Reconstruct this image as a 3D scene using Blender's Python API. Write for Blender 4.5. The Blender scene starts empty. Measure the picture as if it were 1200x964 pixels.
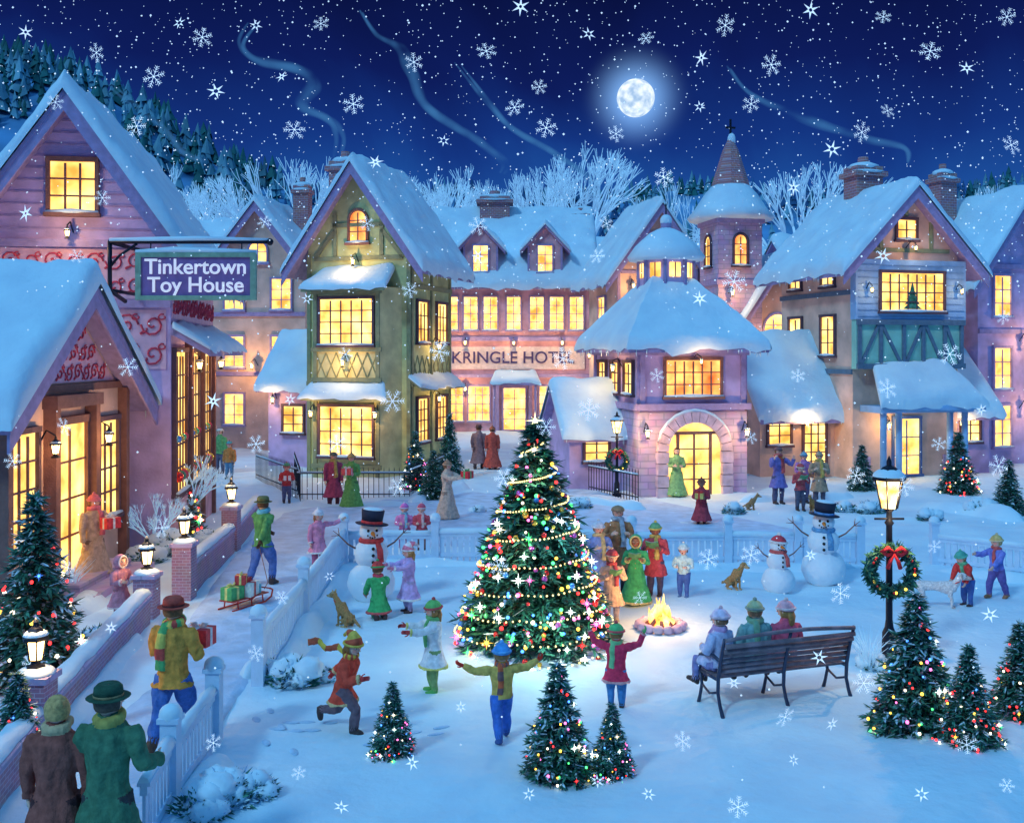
import bpy, math, random, time
from mathutils import Vector, Matrix, noise
from mathutils.bvhtree import BVHTree
T0=time.time()
R=random.Random(7)
CAMH=4.65; F=1200.0; HY=415.0
sc=bpy.context.scene
def at(px,py):
    s=(py-HY)/CAMH
    return ((px-600)/s, F/s)
def gz(x,y):
    z=.15*noise.noise(Vector((x*.24,y*.24,3.1)))+.08*noise.noise(Vector((x*.8,y*.8,1.1)))
    return z
# ------------------------------------------------------------ materials
MC={}
def M(name,col,rough=.8,var=.15,scale=6,bump=0.,bs=30,emi=None,es=0,metal=0,col2=None,spec=.3):
    if name in MC: return MC[name]
    m=bpy.data.materials.new(name); m.use_nodes=True; nt=m.node_tree; N=nt.nodes; L=nt.links
    b=N['Principled BSDF']; b.inputs['Roughness'].default_value=rough; b.inputs['Metallic'].default_value=metal
    b.inputs['Specular IOR Level'].default_value=spec
    tc=N.new('ShaderNodeTexCoord')
    no=N.new('ShaderNodeTexNoise'); no.inputs['Scale'].default_value=scale; no.inputs['Detail'].default_value=5
    L.new(tc.outputs['Object'],no.inputs['Vector'])
    mx=N.new('ShaderNodeMix'); mx.data_type='RGBA'
    c2=col2 if col2 else tuple(min(1,c*(1+var)) for c in col)
    c1=tuple(c*(1-var) for c in col)
    mx.inputs[6].default_value=(*c1,1); mx.inputs[7].default_value=(*c2,1)
    rp=N.new('ShaderNodeMapRange'); rp.inputs[1].default_value=.3; rp.inputs[2].default_value=.7
    L.new(no.outputs['Fac'],rp.inputs[0]); L.new(rp.outputs[0],mx.inputs[0])
    L.new(mx.outputs[2],b.inputs['Base Color'])
    if bump>0:
        n2=N.new('ShaderNodeTexNoise'); n2.inputs['Scale'].default_value=bs; n2.inputs['Detail'].default_value=6
        L.new(tc.outputs['Object'],n2.inputs['Vector'])
        bp=N.new('ShaderNodeBump'); bp.inputs['Strength'].default_value=bump; bp.inputs['Distance'].default_value=.05
        L.new(n2.outputs['Fac'],bp.inputs['Height']); L.new(bp.outputs['Normal'],b.inputs['Normal'])
    if emi:
        b.inputs['Emission Color'].default_value=(*emi,1); b.inputs['Emission Strength'].default_value=es
    MC[name]=m; return m
def nosample(m):
    try: m.cycles.emission_sampling='NONE'
    except Exception: pass
    return m
def brickmat(name,c1,c2,mortar,scale=3.,bw=.6,rh=.25):
    if name in MC: return MC[name]
    m=bpy.data.materials.new(name); m.use_nodes=True; nt=m.node_tree; N=nt.nodes; L=nt.links
    b=N['Principled BSDF']; b.inputs['Roughness'].default_value=.85
    tc=N.new('ShaderNodeTexCoord'); sp=N.new('ShaderNodeSeparateXYZ'); L.new(tc.outputs['Object'],sp.inputs[0])
    ad=N.new('ShaderNodeMath'); L.new(sp.outputs[0],ad.inputs[0]); L.new(sp.outputs[1],ad.inputs[1])
    cb=N.new('ShaderNodeCombineXYZ'); L.new(ad.outputs[0],cb.inputs[0]); L.new(sp.outputs[2],cb.inputs[1])
    br=N.new('ShaderNodeTexBrick'); br.inputs['Scale'].default_value=scale
    br.inputs['Color1'].default_value=(*c1,1); br.inputs['Color2'].default_value=(*c2,1); br.inputs['Mortar'].default_value=(*mortar,1)
    br.inputs['Brick Width'].default_value=bw; br.inputs['Row Height'].default_value=rh; br.inputs['Mortar Size'].default_value=.02
    L.new(cb.outputs[0],br.inputs['Vector'])
    no=N.new('ShaderNodeTexNoise'); no.inputs['Scale'].default_value=2.5; L.new(tc.outputs['Object'],no.inputs['Vector'])
    mx=N.new('ShaderNodeMix'); mx.data_type='RGBA'; mx.blend_type='MULTIPLY'; mx.inputs[0].default_value=.6
    L.new(br.outputs['Color'],mx.inputs[6]); L.new(no.outputs['Color'],mx.inputs[7])
    ga=N.new('ShaderNodeMix'); ga.data_type='RGBA'; ga.blend_type='ADD'; ga.inputs[0].default_value=.4
    L.new(mx.outputs[2],ga.inputs[6]); L.new(br.outputs['Color'],ga.inputs[7])
    L.new(ga.outputs[2],b.inputs['Base Color'])
    bp=N.new('ShaderNodeBump'); bp.inputs['Strength'].default_value=.5; bp.inputs['Distance'].default_value=.03; bp.invert=True
    L.new(br.outputs['Fac'],bp.inputs['Height']); L.new(bp.outputs['Normal'],b.inputs['Normal'])
    MC[name]=m; return m
def glowmat(name,c1,c2,e1,e2,scale=1.2):
    if name in MC: return MC[name]
    m=bpy.data.materials.new(name); m.use_nodes=True; nt=m.node_tree; N=nt.nodes; L=nt.links
    N.remove(N['Principled BSDF']); em=N.new('ShaderNodeEmission'); L.new(em.outputs[0],N['Material Output'].inputs[0])
    tc=N.new('ShaderNodeTexCoord'); no=N.new('ShaderNodeTexNoise'); no.inputs['Scale'].default_value=scale; no.inputs['Detail'].default_value=3
    L.new(tc.outputs['Object'],no.inputs['Vector'])
    rp=N.new('ShaderNodeMapRange'); rp.inputs[1].default_value=.32; rp.inputs[2].default_value=.66; L.new(no.outputs['Fac'],rp.inputs[0])
    mx=N.new('ShaderNodeMix'); mx.data_type='RGBA'
    mx.inputs[6].default_value=(*c1,1); mx.inputs[7].default_value=(*c2,1)
    L.new(rp.outputs[0],mx.inputs[0]); L.new(mx.outputs[2],em.inputs[0])
    mr=N.new('ShaderNodeMapRange'); mr.inputs[3].default_value=e1; mr.inputs[4].default_value=e2
    L.new(rp.outputs[0],mr.inputs[0]); L.new(mr.outputs[0],em.inputs[1])
    MC[name]=m; return m
def emat(name,c,s):
    return M(name,tuple(x*.5 for x in c),rough=.4,emi=c,es=s)

SNOW=M('snow',(.68,.87,.98),rough=.6,var=.08,scale=1.0,bump=.6,bs=5,spec=.4)
SNOWP=M('snow_packed',(.52,.68,.85),rough=.7,var=.16,scale=2.5,bump=1.,bs=5)
PANE=glowmat('lit_window',(1,.42,.07),(1,.68,.22),1.3,2.9,1.3)
PANER=glowmat('lit_window_red',(1,.18,.04),(1,.55,.15),1.2,2.4)
WOODD=M('dark_timber',(.12,.075,.10),bump=.4)
WOODB=M('brown_wood',(.26,.13,.11),bump=.4)
TRIM=M('trim_lilac',(.38,.30,.52),bump=.2)
TRIMG=M('trim_olive',(.27,.30,.17),bump=.2)
WHITE=M('white_paint',(.60,.76,.9),var=.06,bump=.2)
BRICK=brickmat('red_brick',(.46,.19,.17),(.36,.15,.17),(.46,.40,.48),scale=2.2)
STONE=brickmat('lilac_stone',(.52,.40,.56),(.42,.33,.50),(.32,.28,.42),scale=1.1)
IRON=M('black_iron',(.02,.025,.04),rough=.45,metal=.6)
CC={}
def cloth(c,r=.9):
    k=tuple(round(x,3) for x in c)
    if k not in CC: CC[k]=M('cloth_%d'%len(CC),tuple(min(.85,x*1.3) for x in c),rough=r,var=.25,scale=14,bump=.35,bs=45,spec=.15)
    return CC[k]
# ------------------------------------------------------------ mesh builder
class MB:
    def __init__(s): s.v=[];s.f=[];s.m=[];s.s=[];s.mats=[]
    def mi(s,mat):
        if mat not in s.mats: s.mats.append(mat)
        return s.mats.index(mat)
    def add(s,V,Fc,mat,smooth=False,X=None):
        o=len(s.v); k=s.mi(mat)
        if X is not None: V=[X@Vector(v) for v in V]
        s.v.extend(tuple(v) for v in V)
        for f in Fc: s.f.append(tuple(o+i for i in f)); s.m.append(k); s.s.append(smooth)
    def box(s,x0,x1,y0,y1,z0,z1,mat,X=None):
        V=[(x0,y0,z0),(x1,y0,z0),(x1,y1,z0),(x0,y1,z0),(x0,y0,z1),(x1,y0,z1),(x1,y1,z1),(x0,y1,z1)]
        s.add(V,[(0,3,2,1),(4,5,6,7),(0,1,5,4),(1,2,6,5),(2,3,7,6),(3,0,4,7)],mat,False,X)
    def tube(s,P,r,mat,seg=8,ry=None,fx=None,X=None,smooth=True,mats=None,loop=False):
        P=[Vector(p) for p in P]; n=len(P)
        if not hasattr(r,'__len__'): r=[r]*n
        if ry is None: ry=r
        V=[]
        up=None
        for i in range(n):
            if loop: t=P[(i+1)%n]-P[i-1]
            else: t=P[min(i+1,n-1)]-P[max(i-1,0)]
            if t.length<1e-9: t=Vector((0,0,1))
            t.normalize()
            if fx is not None:
                a=Vector(fx); a=(a-t*a.dot(t))
                if a.length<1e-4: a=t.orthogonal()
                a.normalize()
            else:
                if up is None: up=t.orthogonal().normalized()
                a=up-t*up.dot(t)
                if a.length<1e-4: a=t.orthogonal()
                a.normalize(); up=a
            b=t.cross(a)
            for k in range(seg):
                an=2*math.pi*k/seg
                V.append(P[i]+a*math.cos(an)*r[i]+b*math.sin(an)*ry[i])
        for i in range(n if loop else n-1):
            Fc=[]; j=(i+1)%n
            for k in range(seg):
                k2=(k+1)%seg
                Fc.append((i*seg+k,i*seg+k2,j*seg+k2,j*seg+k))
            mm=mats[i%len(mats)] if mats else mat
            if i==0:
                o=len(s.v); VV=V if X is None else [X@v for v in V]
                s.v.extend(tuple(v) for v in VV)
            kk=s.mi(mm)
            for f in Fc: s.f.append(tuple(o+q for q in f)); s.m.append(kk); s.s.append(smooth)
        if not loop:
            k0=s.mi(mats[0] if mats else mat)
            s.f.append(tuple(o+k for k in range(seg))[::-1]); s.m.append(k0); s.s.append(False)
            s.f.append(tuple(o+(n-1)*seg+k for k in range(seg))); s.m.append(k0); s.s.append(False)
    def ball(s,c,r,mat,seg=12,rings=8,X=None,nz=0,ns=3,keep=None,smooth=True,mf=None):
        if not hasattr(r,'__len__'): r=(r,r,r)
        c=Vector(c); V=[];D=[]
        for i in range(rings+1):
            th=math.pi*i/rings
            for k in range(seg):
                ph=2*math.pi*k/seg
                d=Vector((math.sin(th)*math.cos(ph),math.sin(th)*math.sin(ph),math.cos(th)))
                D.append(d); q=1+(nz*noise.noise((d+c)*ns) if nz else 0)
                V.append(c+Vector((d.x*r[0],d.y*r[1],d.z*r[2]))*q)
        fs={}
        for i in range(rings):
            for k in range(seg):
                k2=(k+1)%seg
                f=(i*seg+k,(i+1)*seg+k,(i+1)*seg+k2,i*seg+k2)
                d=(D[f[0]]+D[f[1]]+D[f[2]]+D[f[3]])/4
                if keep and not keep(d): continue
                mm=mf(d) if mf else mat
                fs.setdefault(mm,[]).append(f)
        o=len(s.v); s.v.extend(tuple(X@v if X is not None else v) for v in V)
        for mm,l in fs.items():
            kk=s.mi(mm)
            for f in l: s.f.append(tuple(o+q for q in f)); s.m.append(kk); s.s.append(smooth)
    def lathe(s,prof,cx,cy,seg,mat,smooth=False,rot=0,X=None):
        V=[];Fc=[]
        for r,z in prof:
            for k in range(seg):
                a=2*math.pi*k/seg+rot; V.append((cx+r*math.cos(a),cy+r*math.sin(a),z))
        for i in range(len(prof)-1):
            for k in range(seg):
                k2=(k+1)%seg; Fc.append((i*seg+k,i*seg+k2,(i+1)*seg+k2,(i+1)*seg+k))
        Fc.append(tuple(range(seg))[::-1]); Fc.append(tuple((len(prof)-1)*seg+k for k in range(seg)))
        s.add(V,Fc,mat,smooth,X)
    def mesh(s,name):
        me=bpy.data.meshes.new(name); me.from_pydata(s.v,[],s.f)
        for m in s.mats: me.materials.append(m)
        me.polygons.foreach_set('material_index',s.m); me.polygons.foreach_set('use_smooth',s.s); me.update(); return me
    def obj(s,name,loc=(0,0,0),rot=0,parent=None,scale=1):
        return place(s.mesh(name),name,loc,rot,parent,scale)
def place(me,name,loc=(0,0,0),rot=0,parent=None,scale=1):
    o=bpy.data.objects.new(name,me); sc.collection.objects.link(o)
    o.location=loc; o.rotation_euler=(0,0,rot); o.scale=(scale,)*3
    if parent: o.parent=parent
    return o
def empty(name,loc,rot=0):
    o=bpy.data.objects.new(name,None); sc.collection.objects.link(o); o.location=loc; o.rotation_euler=(0,0,rot); o.empty_display_size=.3; return o
def plight(name,loc,en,col,parent=None,r=.04):
    li=bpy.data.lights.new(name,'POINT'); li.energy=en; li.color=col; li.shadow_soft_size=r
    o=bpy.data.objects.new(name,li); sc.collection.objects.link(o); o.location=loc
    if parent: o.parent=parent
    return o
def remesh(mb,vox,amp=.0,fs=9):
    me=mb.mesh('tmp'); o=bpy.data.objects.new('tmp',me); sc.collection.objects.link(o)
    md=o.modifiers.new('r','REMESH'); md.mode='VOXEL'; md.voxel_size=vox; md.use_smooth_shade=True
    sm=o.modifiers.new('s','SMOOTH'); sm.iterations=2; sm.factor=.5
    dg=bpy.context.evaluated_depsgraph_get(); ev=o.evaluated_get(dg)
    me2=bpy.data.meshes.new_from_object(ev)
    bvh=BVHTree.FromPolygons([Vector(v) for v in mb.v],mb.f)
    out=MB(); out.mats=list(mb.mats)
    out.v=[v.co.copy() for v in me2.vertices]
    nor=[v.normal.copy() for v in me2.vertices]
    if amp:
        out.v=[v+n*amp*(noise.noise(Vector((v.x*fs,v.y*fs,v.z*fs*.4)))+.5*noise.noise(Vector((v.x*fs*2.6,v.y*fs*2.6,v.z*fs)))) for v,n in zip(out.v,nor)]
    out.v=[tuple(v) for v in out.v]
    for p in me2.polygons:
        r=bvh.find_nearest(p.center); out.f.append(tuple(p.vertices)); out.m.append(mb.m[r[2]] if r[2] is not None else 0); out.s.append(True)
    bpy.data.objects.remove(o); bpy.data.meshes.remove(me); bpy.data.meshes.remove(me2)
    return out
# ------------------------------------------------------------ people
SK1=(.85,.56,.43); SK2=(.32,.16,.10)
def skinm(c,n=''): return M('skin_%s%s'%('%.2f'%c[0],n),c,rough=.6,var=.08,scale=20)
EYEW=M('eye_white',(.7,.7,.7),rough=.3); EYED=M('eye_dark',(.02,.015,.015),rough=.25)
LIP=M('lips',(.40,.07,.07)); 
def V3(*a): return Vector(a)
def arm(kind,s):
    D={'down':((s*.22,0,-1),(s*.02,-.2,-1)),
       'hold':((s*.3,-.2,-1),(-s*.55,-1,.12)),
       'book':((s*.35,-.25,-1),(-s*.5,-.9,.5)),
       'up':((s*1,-.1,.35),(s*.45,-.2,1)),
       'out':((s*1,-.1,.0),(s*1,-.25,.45)),
       'fwd':((s*.15,-1,-.35),(0,-1,.1)),
       'fwdd':((s*.15,-.7,-.7),(0,-.8,-.6)),
       'back':((s*.25,.8,-.7),(s*.05,.5,-.8)),
       'runf':((s*.3,-.6,-.8),(-s*.1,-1,.5)),
       'violin':((s*.5,-.6,-.5),(-s*.1,-.6,.8)),
       'hug':((s*.4,.1,-.9),(s*.1,-1,-.2))}
    u,f=D[kind] if isinstance(kind,str) else kind
    return V3(*u).normalized(),V3(*f).normalized()
def hand(mb,W,d,s,h,mat):
    d=d.normalized(); n=V3(-s,-.3,-.2); n=(n-d*n.dot(d)).normalized(); sd=d.cross(n)
    L=.095*h
    mb.tube([W-d*.01*h,W+d*.2*L,W+d*.5*L],[.017*h,.024*h,.022*h],mat,8,ry=[.014*h,.013*h,.012*h],fx=sd)
    for i,(o,l) in enumerate([(-.72,.42),(-.25,.52),(.25,.55),(.75,.48)]):
        b=W+d*.46*L+sd*o*.021*h
        mb.tube([b,b+d*l*.4*L+n*.04*L,b+d*l*.75*L+n*.16*L,b+d*l*.85*L+n*.34*L],[.0062*h,.006*h,.0054*h,.004*h],mat,5)
    b=W+d*.14*L+sd*.02*h; q=(d*.6+sd*.7+n*.3).normalized()
    mb.tube([b,b+q*.26*L,b+(q+d*.5).normalized()*.48*L],[.008*h,.007*h,.005*h],mat,5)
def head(mb,C,r,skin,hair,hairlong,hat,hatc,hatc2,mouth,X):
    sk=skinm(skin); ck=skinm(tuple((skin[0]*1.05,skin[1]*.68,skin[2]*.68)),'c')
    def mf(d):
        if d.y<-.5 and .42<abs(d.x)<.8 and -.45<d.z<-.08: return ck
        return sk
    V0=len(mb.v)
    mb.ball((0,0,0),(.78*r,.88*r,r),sk,20,14,mf=mf)
    for i in range(V0,len(mb.v)):
        x,y,z=mb.v[i]
        if z<0:
            t=(-z/r)**1.4; x*=1-.28*t; y=y*(1-.12*t)-.05*r*t
        dx=abs(x)/r-.3; dz=z/r-.08
        if y<0: y+=.07*r*math.exp(-(dx*dx+dz*dz)/.03)
        mb.v[i]=tuple(X@Vector((x,y,z)))
    yf=-.86*r
    mb.tube([(0,yf+.06*r,.12*r),(0,yf-.06*r,-.08*r),(0,yf-.15*r,-.2*r),(0,yf+.02*r,-.28*r)],[.05*r,.08*r,.12*r,.06*r],sk,8,X=X)
    for s in (-1,1):
        mb.ball((s*.3*r,yf+.1*r,.06*r),(.12*r,.07*r,.085*r),EYEW,8,6,X=X)
        mb.ball((s*.3*r,yf+.05*r,.055*r),(.065*r,.05*r,.075*r),EYED,8,6,X=X)
        mb.tube([(s*.16*r,yf+.07*r,.22*r),(s*.3*r,yf+.06*r,.28*r),(s*.45*r,yf+.16*r,.22*r)],.035*r,hair,5,X=X)
        mb.ball((s*.78*r,.02*r,-.02*r),(.09*r,.16*r,.22*r),sk,8,6,X=X)
    if mouth: mb.ball((0,yf+.1*r,-.5*r),(.14*r,.08*r,.14*r),LIP,8,6,X=X)
    else: mb.tube([(-.2*r,yf+.13*r,-.45*r),(-.08*r,yf+.04*r,-.5*r),(.08*r,yf+.04*r,-.5*r),(.2*r,yf+.13*r,-.45*r)],[.02*r,.05*r,.05*r,.02*r],LIP,6,X=X)
    low=-1.0 if hairlong else -.55
    def kh(d): return not (d.y<-.38 and d.z<.5) and d.z>low and not (d.z<-.55 and d.y<.1 and not hairlong)
    mb.ball((0,.04*r,.04*r),(.88*r,.98*r,1.07*r),hair,18,12,X=X,nz=.08,ns=40,keep=kh)
    if hairlong:
        mb.tube([(0,.45*r,.2*r),(0,.8*r,-.6*r),(0,.75*r,-1.4*r),(0,.6*r,-1.9*r)],[.7*r,.75*r,.55*r,.15*r],hair,12,ry=[.4*r,.35*r,.3*r,.1*r],fx=(1,0,0),X=X)
    if hat is None and not hairlong: mb.ball((0,.75*r,.55*r),(.42*r,.36*r,.4*r),hair,12,8,X=X,nz=.15,ns=50)
    if hat=='beanie':
        mb.ball((0,.06*r,.12*r),(.98*r,1.08*r,1.12*r),hatc,18,12,X=X,keep=lambda d:d.z>.12)
        pts=[(.99*r*math.cos(a),.06*r+1.08*r*math.sin(a),.3*r+.08*r*math.sin(a)) for a in [2*math.pi*i/18 for i in range(18)]]
        mb.tube(pts,.14*r,hatc2,6,X=X,loop=True)
        mb.ball((0,.1*r,1.32*r),.24*r,hatc2,10,7,X=X,nz=.2,ns=60)
    elif hat=='stocking':
        mb.tube([(0,0,.25*r),(0,.1*r,.8*r),(0,.4*r,1.2*r),(.1*r,1.0*r,1.25*r),(.2*r,1.6*r,.9*r)],[1.02*r,.85*r,.55*r,.35*r,.15*r],hatc,12,X=X,mats=[hatc,hatc2])
        pts=[(.99*r*math.cos(a),.06*r+1.08*r*math.sin(a),.3*r) for a in [2*math.pi*i/18 for i in range(18)]]
        mb.tube(pts,.14*r,hatc2,6,X=X,loop=True); mb.ball((.22*r,1.7*r,.75*r),.2*r,hatc2,8,6,X=X)
    elif hat=='fedora':
        mb.lathe([(1.35*r,.30*r),(1.42*r,.36*r),(1.35*r,.38*r),(.95*r,.4*r)],0,.05*r,20,hatc,True,X=X)
        mb.lathe([(.97*r,.36*r),(.97*r,.56*r)],0,.05*r,20,hatc2,True,X=X)
        mb.lathe([(.96*r,.56*r),(.9*r,1.0*r),(.7*r,1.2*r),(.2*r,1.12*r)],0,.05*r,20,hatc,True,X=X)
    elif hat=='cap':
        mb.ball((0,.06*r,.3*r),(1.08*r,1.15*r,.8*r),hatc,18,12,X=X,keep=lambda d:d.z>.05)
        mb.tube([(0,-.7*r,.42*r),(0,-1.1*r,.36*r),(0,-1.35*r,.28*r)],[.8*r,.65*r,.3*r],hatc2,12,ry=[.08*r]*3,fx=(1,0,0),X=X)
    elif hat=='hood':
        mb.ball((0,.1*r,.0),(1.1*r,1.15*r,1.2*r),hatc,18,14,X=X,keep=lambda d:not(d.y<-.45 and abs(d.x)<.75 and d.z<.72),nz=.05,ns=20)
        pts=[(.8*r*math.sin(a),-.62*r,.02*r+.95*r*math.cos(a)) for a in [2*math.pi*i/18 for i in range(18)]]
        mb.tube(pts,.15*r,hatc2,6,X=X,loop=True)
def giftmesh(c1,c2,sx=.3,sy=.24,sz=.2):
    mb=MB(); mb.box(-sx/2,sx/2,-sy/2,sy/2,0,sz,c1); w=.025; e=.004
    mb.box(-w,w,-sy/2-e,sy/2+e,-e,sz+e,c2); mb.box(-sx/2-e,sx/2+e,-w,w,-e*.5,sz+e*.5,c2)
    for s in (-1,1):
        mb.tube([(0,0,sz),(s*.05,0,sz+.05),(s*.1,0,sz+.045),(s*.07,0,sz+.01),(0,0,sz)],[.01,.02,.024,.018,.01],c2,6)
    return mb
NP=0
def person(name,px,py,h,a,coat,pants,hat=None,hatc=(.3,.1,.1),hatc2=None,hair=(.12,.06,.03),skin=SK1,A=('down','down'),
           longc=.46,legs='stand',scarf=None,tail=None,glove=None,boots=(.06,.04,.04),lean=0,yaw=0,pitch=0,mouth=0,
           hairlong=0,prop=None,pc=None,pos=None,z0=None,skirt=None,trim=None):
    global NP; NP+=1
    if pos: x,y=pos
    else: x,y=at(px,py)
    kf=min(1,max(0,(1.65-h)/.6))
    hh=.145+.058*kf; zh=.50-.03*kf; zs=1-hh-.03
    bulk=1.12+.14*kf
    C=cloth(coat); PN=cloth(pants); BT=M('boot_%.2f%.2f%.2f'%boots,boots,rough=.5); SKM=skinm(skin)
    GL=cloth(glove) if glove else SKM
    HR=M('hair_%.2f%.2f'%(hair[0],hair[2]),hair,rough=.6,var=.3,scale=30,bump=.4,bs=60)
    mb=MB()
    LD={'stand':[((.0,-.03,-1),(0,.03,-1))]*2,
        'walk':[((0,-.38,-1),(0,.05,-1)),((0,.28,-1),(0,.5,-1))],
        'run':[((0,-.75,-.75),(0,.15,-1)),((0,.35,-.95),(0,1.1,-.15))],
        'sit':[((0,-1,-.05),(0,-.12,-1))]*2,
        'kneel':[((0,-.35,-1),(0,1,-.05))]*2}[legs]
    lt=.25-.01*kf; ls=(zh-.045)-lt
    lp=[]
    for s,(t,c) in zip((-1,1),LD):
        hp=V3(s*.052,0,zh); t=V3(s*.06,t[1],t[2]).normalized(); c=V3(*c).normalized()
        kn=hp+t*lt; an=kn+c*ls; fd=c.cross(V3(1,0,0)).normalized()
        lp.append((hp,kn,an,c,fd))
    lowest=min(min(an.z+c.z*.035,(an+fd*.09).z+c.z*.03) for _,_,an,c,fd in lp)
    if legs=='kneel': lowest=min(min(k.z,an.z) for _,k,an,_,_ in lp)-.04
    off=V3(0,0,-lowest) if z0 is None else V3(0,0,z0/h-zh+.06)
    for hp,kn,an,c,fd in lp:
        Pq=[hp+off,hp.lerp(kn,.5)+off,kn+off,kn.lerp(an,.45)+off,an+off]
        b=bulk
        mb.tube([p*h for p in Pq],[.062*b*h,.055*b*h,.042*b*h,.04*b*h,.03*b*h],PN,10)
        a0=an-c*.07+off; a1=an+off; a2=an+c*.012+off
        mb.tube([p*h for p in (a0,a1,a2)],[.04*h,.038*h,.034*h],BT,10)
        hl=an+c*.018-fd*.03+off
        mb.tube([p*h for p in (hl,hl+fd*.05,hl+fd*.1,hl+fd*.13)],[.028*h,.036*h,.036*h,.018*h],BT,10,ry=[.028*h,.03*h,.022*h,.014*h],fx=(1,0,0))
    piv=V3(0,0,zh)+off
    RL=Matrix.Rotation(math.radians(lean),3,'X')
    def T(p): return (RL@(Vector(p)+off-piv)+piv)*h
    wz=zh+.1
    prof=[(zh-.02,.092,.075),(zh+.05,.09,.07),(wz,.084,.066),((wz+zs)/2,.103,.076),(zs-.045,.112,.074),(zs-.01,.095,.06),(zs+.012,.055,.048),(zs+.05,.04,.04)]
    mb.tube([T((0,0,z)) for z,_,_ in prof],[r*bulk*h for _,r,_ in prof],C,16,ry=[r*bulk*h for _,_,r in prof],fx=(1,0,0))
    sk=cloth(skirt) if skirt else C
    if legs=='sit':
        mb.tube([T((0,.0,zh+.05)),(V3(0,-.1,zh+.0)+off)*h,(V3(0,-.2,zh-.0)+off)*h],[.1*bulk*h,.11*bulk*h,.11*bulk*h],C,14,ry=[.075*h,.08*h,.07*h],fx=(1,0,0))
    elif longc<zh-.02:
        zb=longc; fl=(zh-zb)
        pr=[(zh+.06,.088,.068),(zh-.02,.1,.08),(zh-.02-fl*.5,.108+.09*fl,.088+.09*fl),(zb,.115+.2*fl,.095+.2*fl)]
        mb.tube([(V3(0,0,z)+off)*h for z,_,_ in pr],[r*bulk*h for _,r,_ in pr],sk,18,ry=[r*bulk*h for _,_,r in pr],fx=(1,0,0))
        if trim:
            r1=(.118+.2*fl)*bulk*h; r2=(.098+.2*fl)*bulk*h
            mb.tube([(V3(0,0,zb+.015)+off)*h,(V3(0,0,zb-.012)+off)*h],[r1,r1],cloth(trim),18,ry=[r2,r2],fx=(1,0,0))
    hands=[]
    for s,k in zip((-1,1),A):
        u,f=arm(k,s)
        S=V3(s*.1*bulk,0,zs-.035); la=.165-.01*kf; lf=.145-.01*kf
        S=T(S); u=RL@u; f=RL@f
        E=S+u*la*h; W=E+f*lf*h
        mb.tube([S-u*.02*h,S+u*.03*h,S.lerp(E,.5),E,E.lerp(W,.5),W],[.036*bulk*h,.044*bulk*h,.04*bulk*h,.035*bulk*h,.033*bulk*h,.029*bulk*h],C,10)
        if trim: mb.tube([W-f*.02*h,W],[.036*bulk*h]*2,cloth(trim),10)
        hands.append((W,f,s))
    if scarf:
        scm=[cloth(c) for c in (scarf if isinstance(scarf[0],tuple) else [scarf])]
        n=16; pts=[T((.058*math.cos(2*math.pi*i/n),-.005+.055*math.sin(2*math.pi*i/n),zs+.03-.012*math.sin(2*math.pi*i/n))) for i in range(n)]
        mb.tube(pts,.024*h,None,8,mats=scm,loop=True)
        y1=.08 if tail=='back' else -.085
        if tail=='fly':
            Pq=[T((0,.05,zs+.02)),T((.03,.16,zs+.05)),T((.0,.27,zs)),T((.05,.38,zs+.03)),T((.02,.48,zs-.01))]
        else:
            Pq=[T((.03,y1*.7,zs+.03)),T((.035,y1*1.12,zs-.03)),T((.04,y1*1.2,zs-.12)),T((.045,y1*1.15,zs-.2)),T((.045,y1*1.1,zs-.27))]
        mb.tube(Pq,[.024*h,.03*h,.032*h,.032*h,.034*h],None,8,ry=[.014*h]*5,fx=(0,0,1) if tail=='fly' else (1,0,0),mats=scm)
    vox=max(.0075*h,.009) if y<26 else .012*h
    out=remesh(mb,vox,amp=.014*h)
    for W,f,s in hands: hand(out,W,f,s,h,GL)
    hc=T((0,-.008,1-hh/2)); 
    out.tube([T((0,0,zs)),T((0,-.004,1-hh*.8))],[.034*h,.032*h],SKM,10)
    X=Matrix.Translation(hc)@Matrix.Rotation(math.radians(lean*.5+0),4,'X')@Matrix.Rotation(math.radians(yaw),4,'Z')@Matrix.Rotation(math.radians(pitch),4,'X')
    h1=cloth(hatc); h2=cloth(hatc2) if hatc2 else h1
    head(out,None,hh*h/2,skin,HR,hairlong,hat,h1,h2,mouth,X)
    if longc<.47 and legs!='sit':
        bt=M('button',(.5,.4,.2),rough=.3)
        for k in range(3): out.ball(T((0,-.078*bulk,zh+.06+.07*k)),.008*h,bt,6,5)
    zz=gz(x,y) if z0 is None else 0
    o=out.obj(name,(x,y,zz-.005),math.radians(a))
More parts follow.
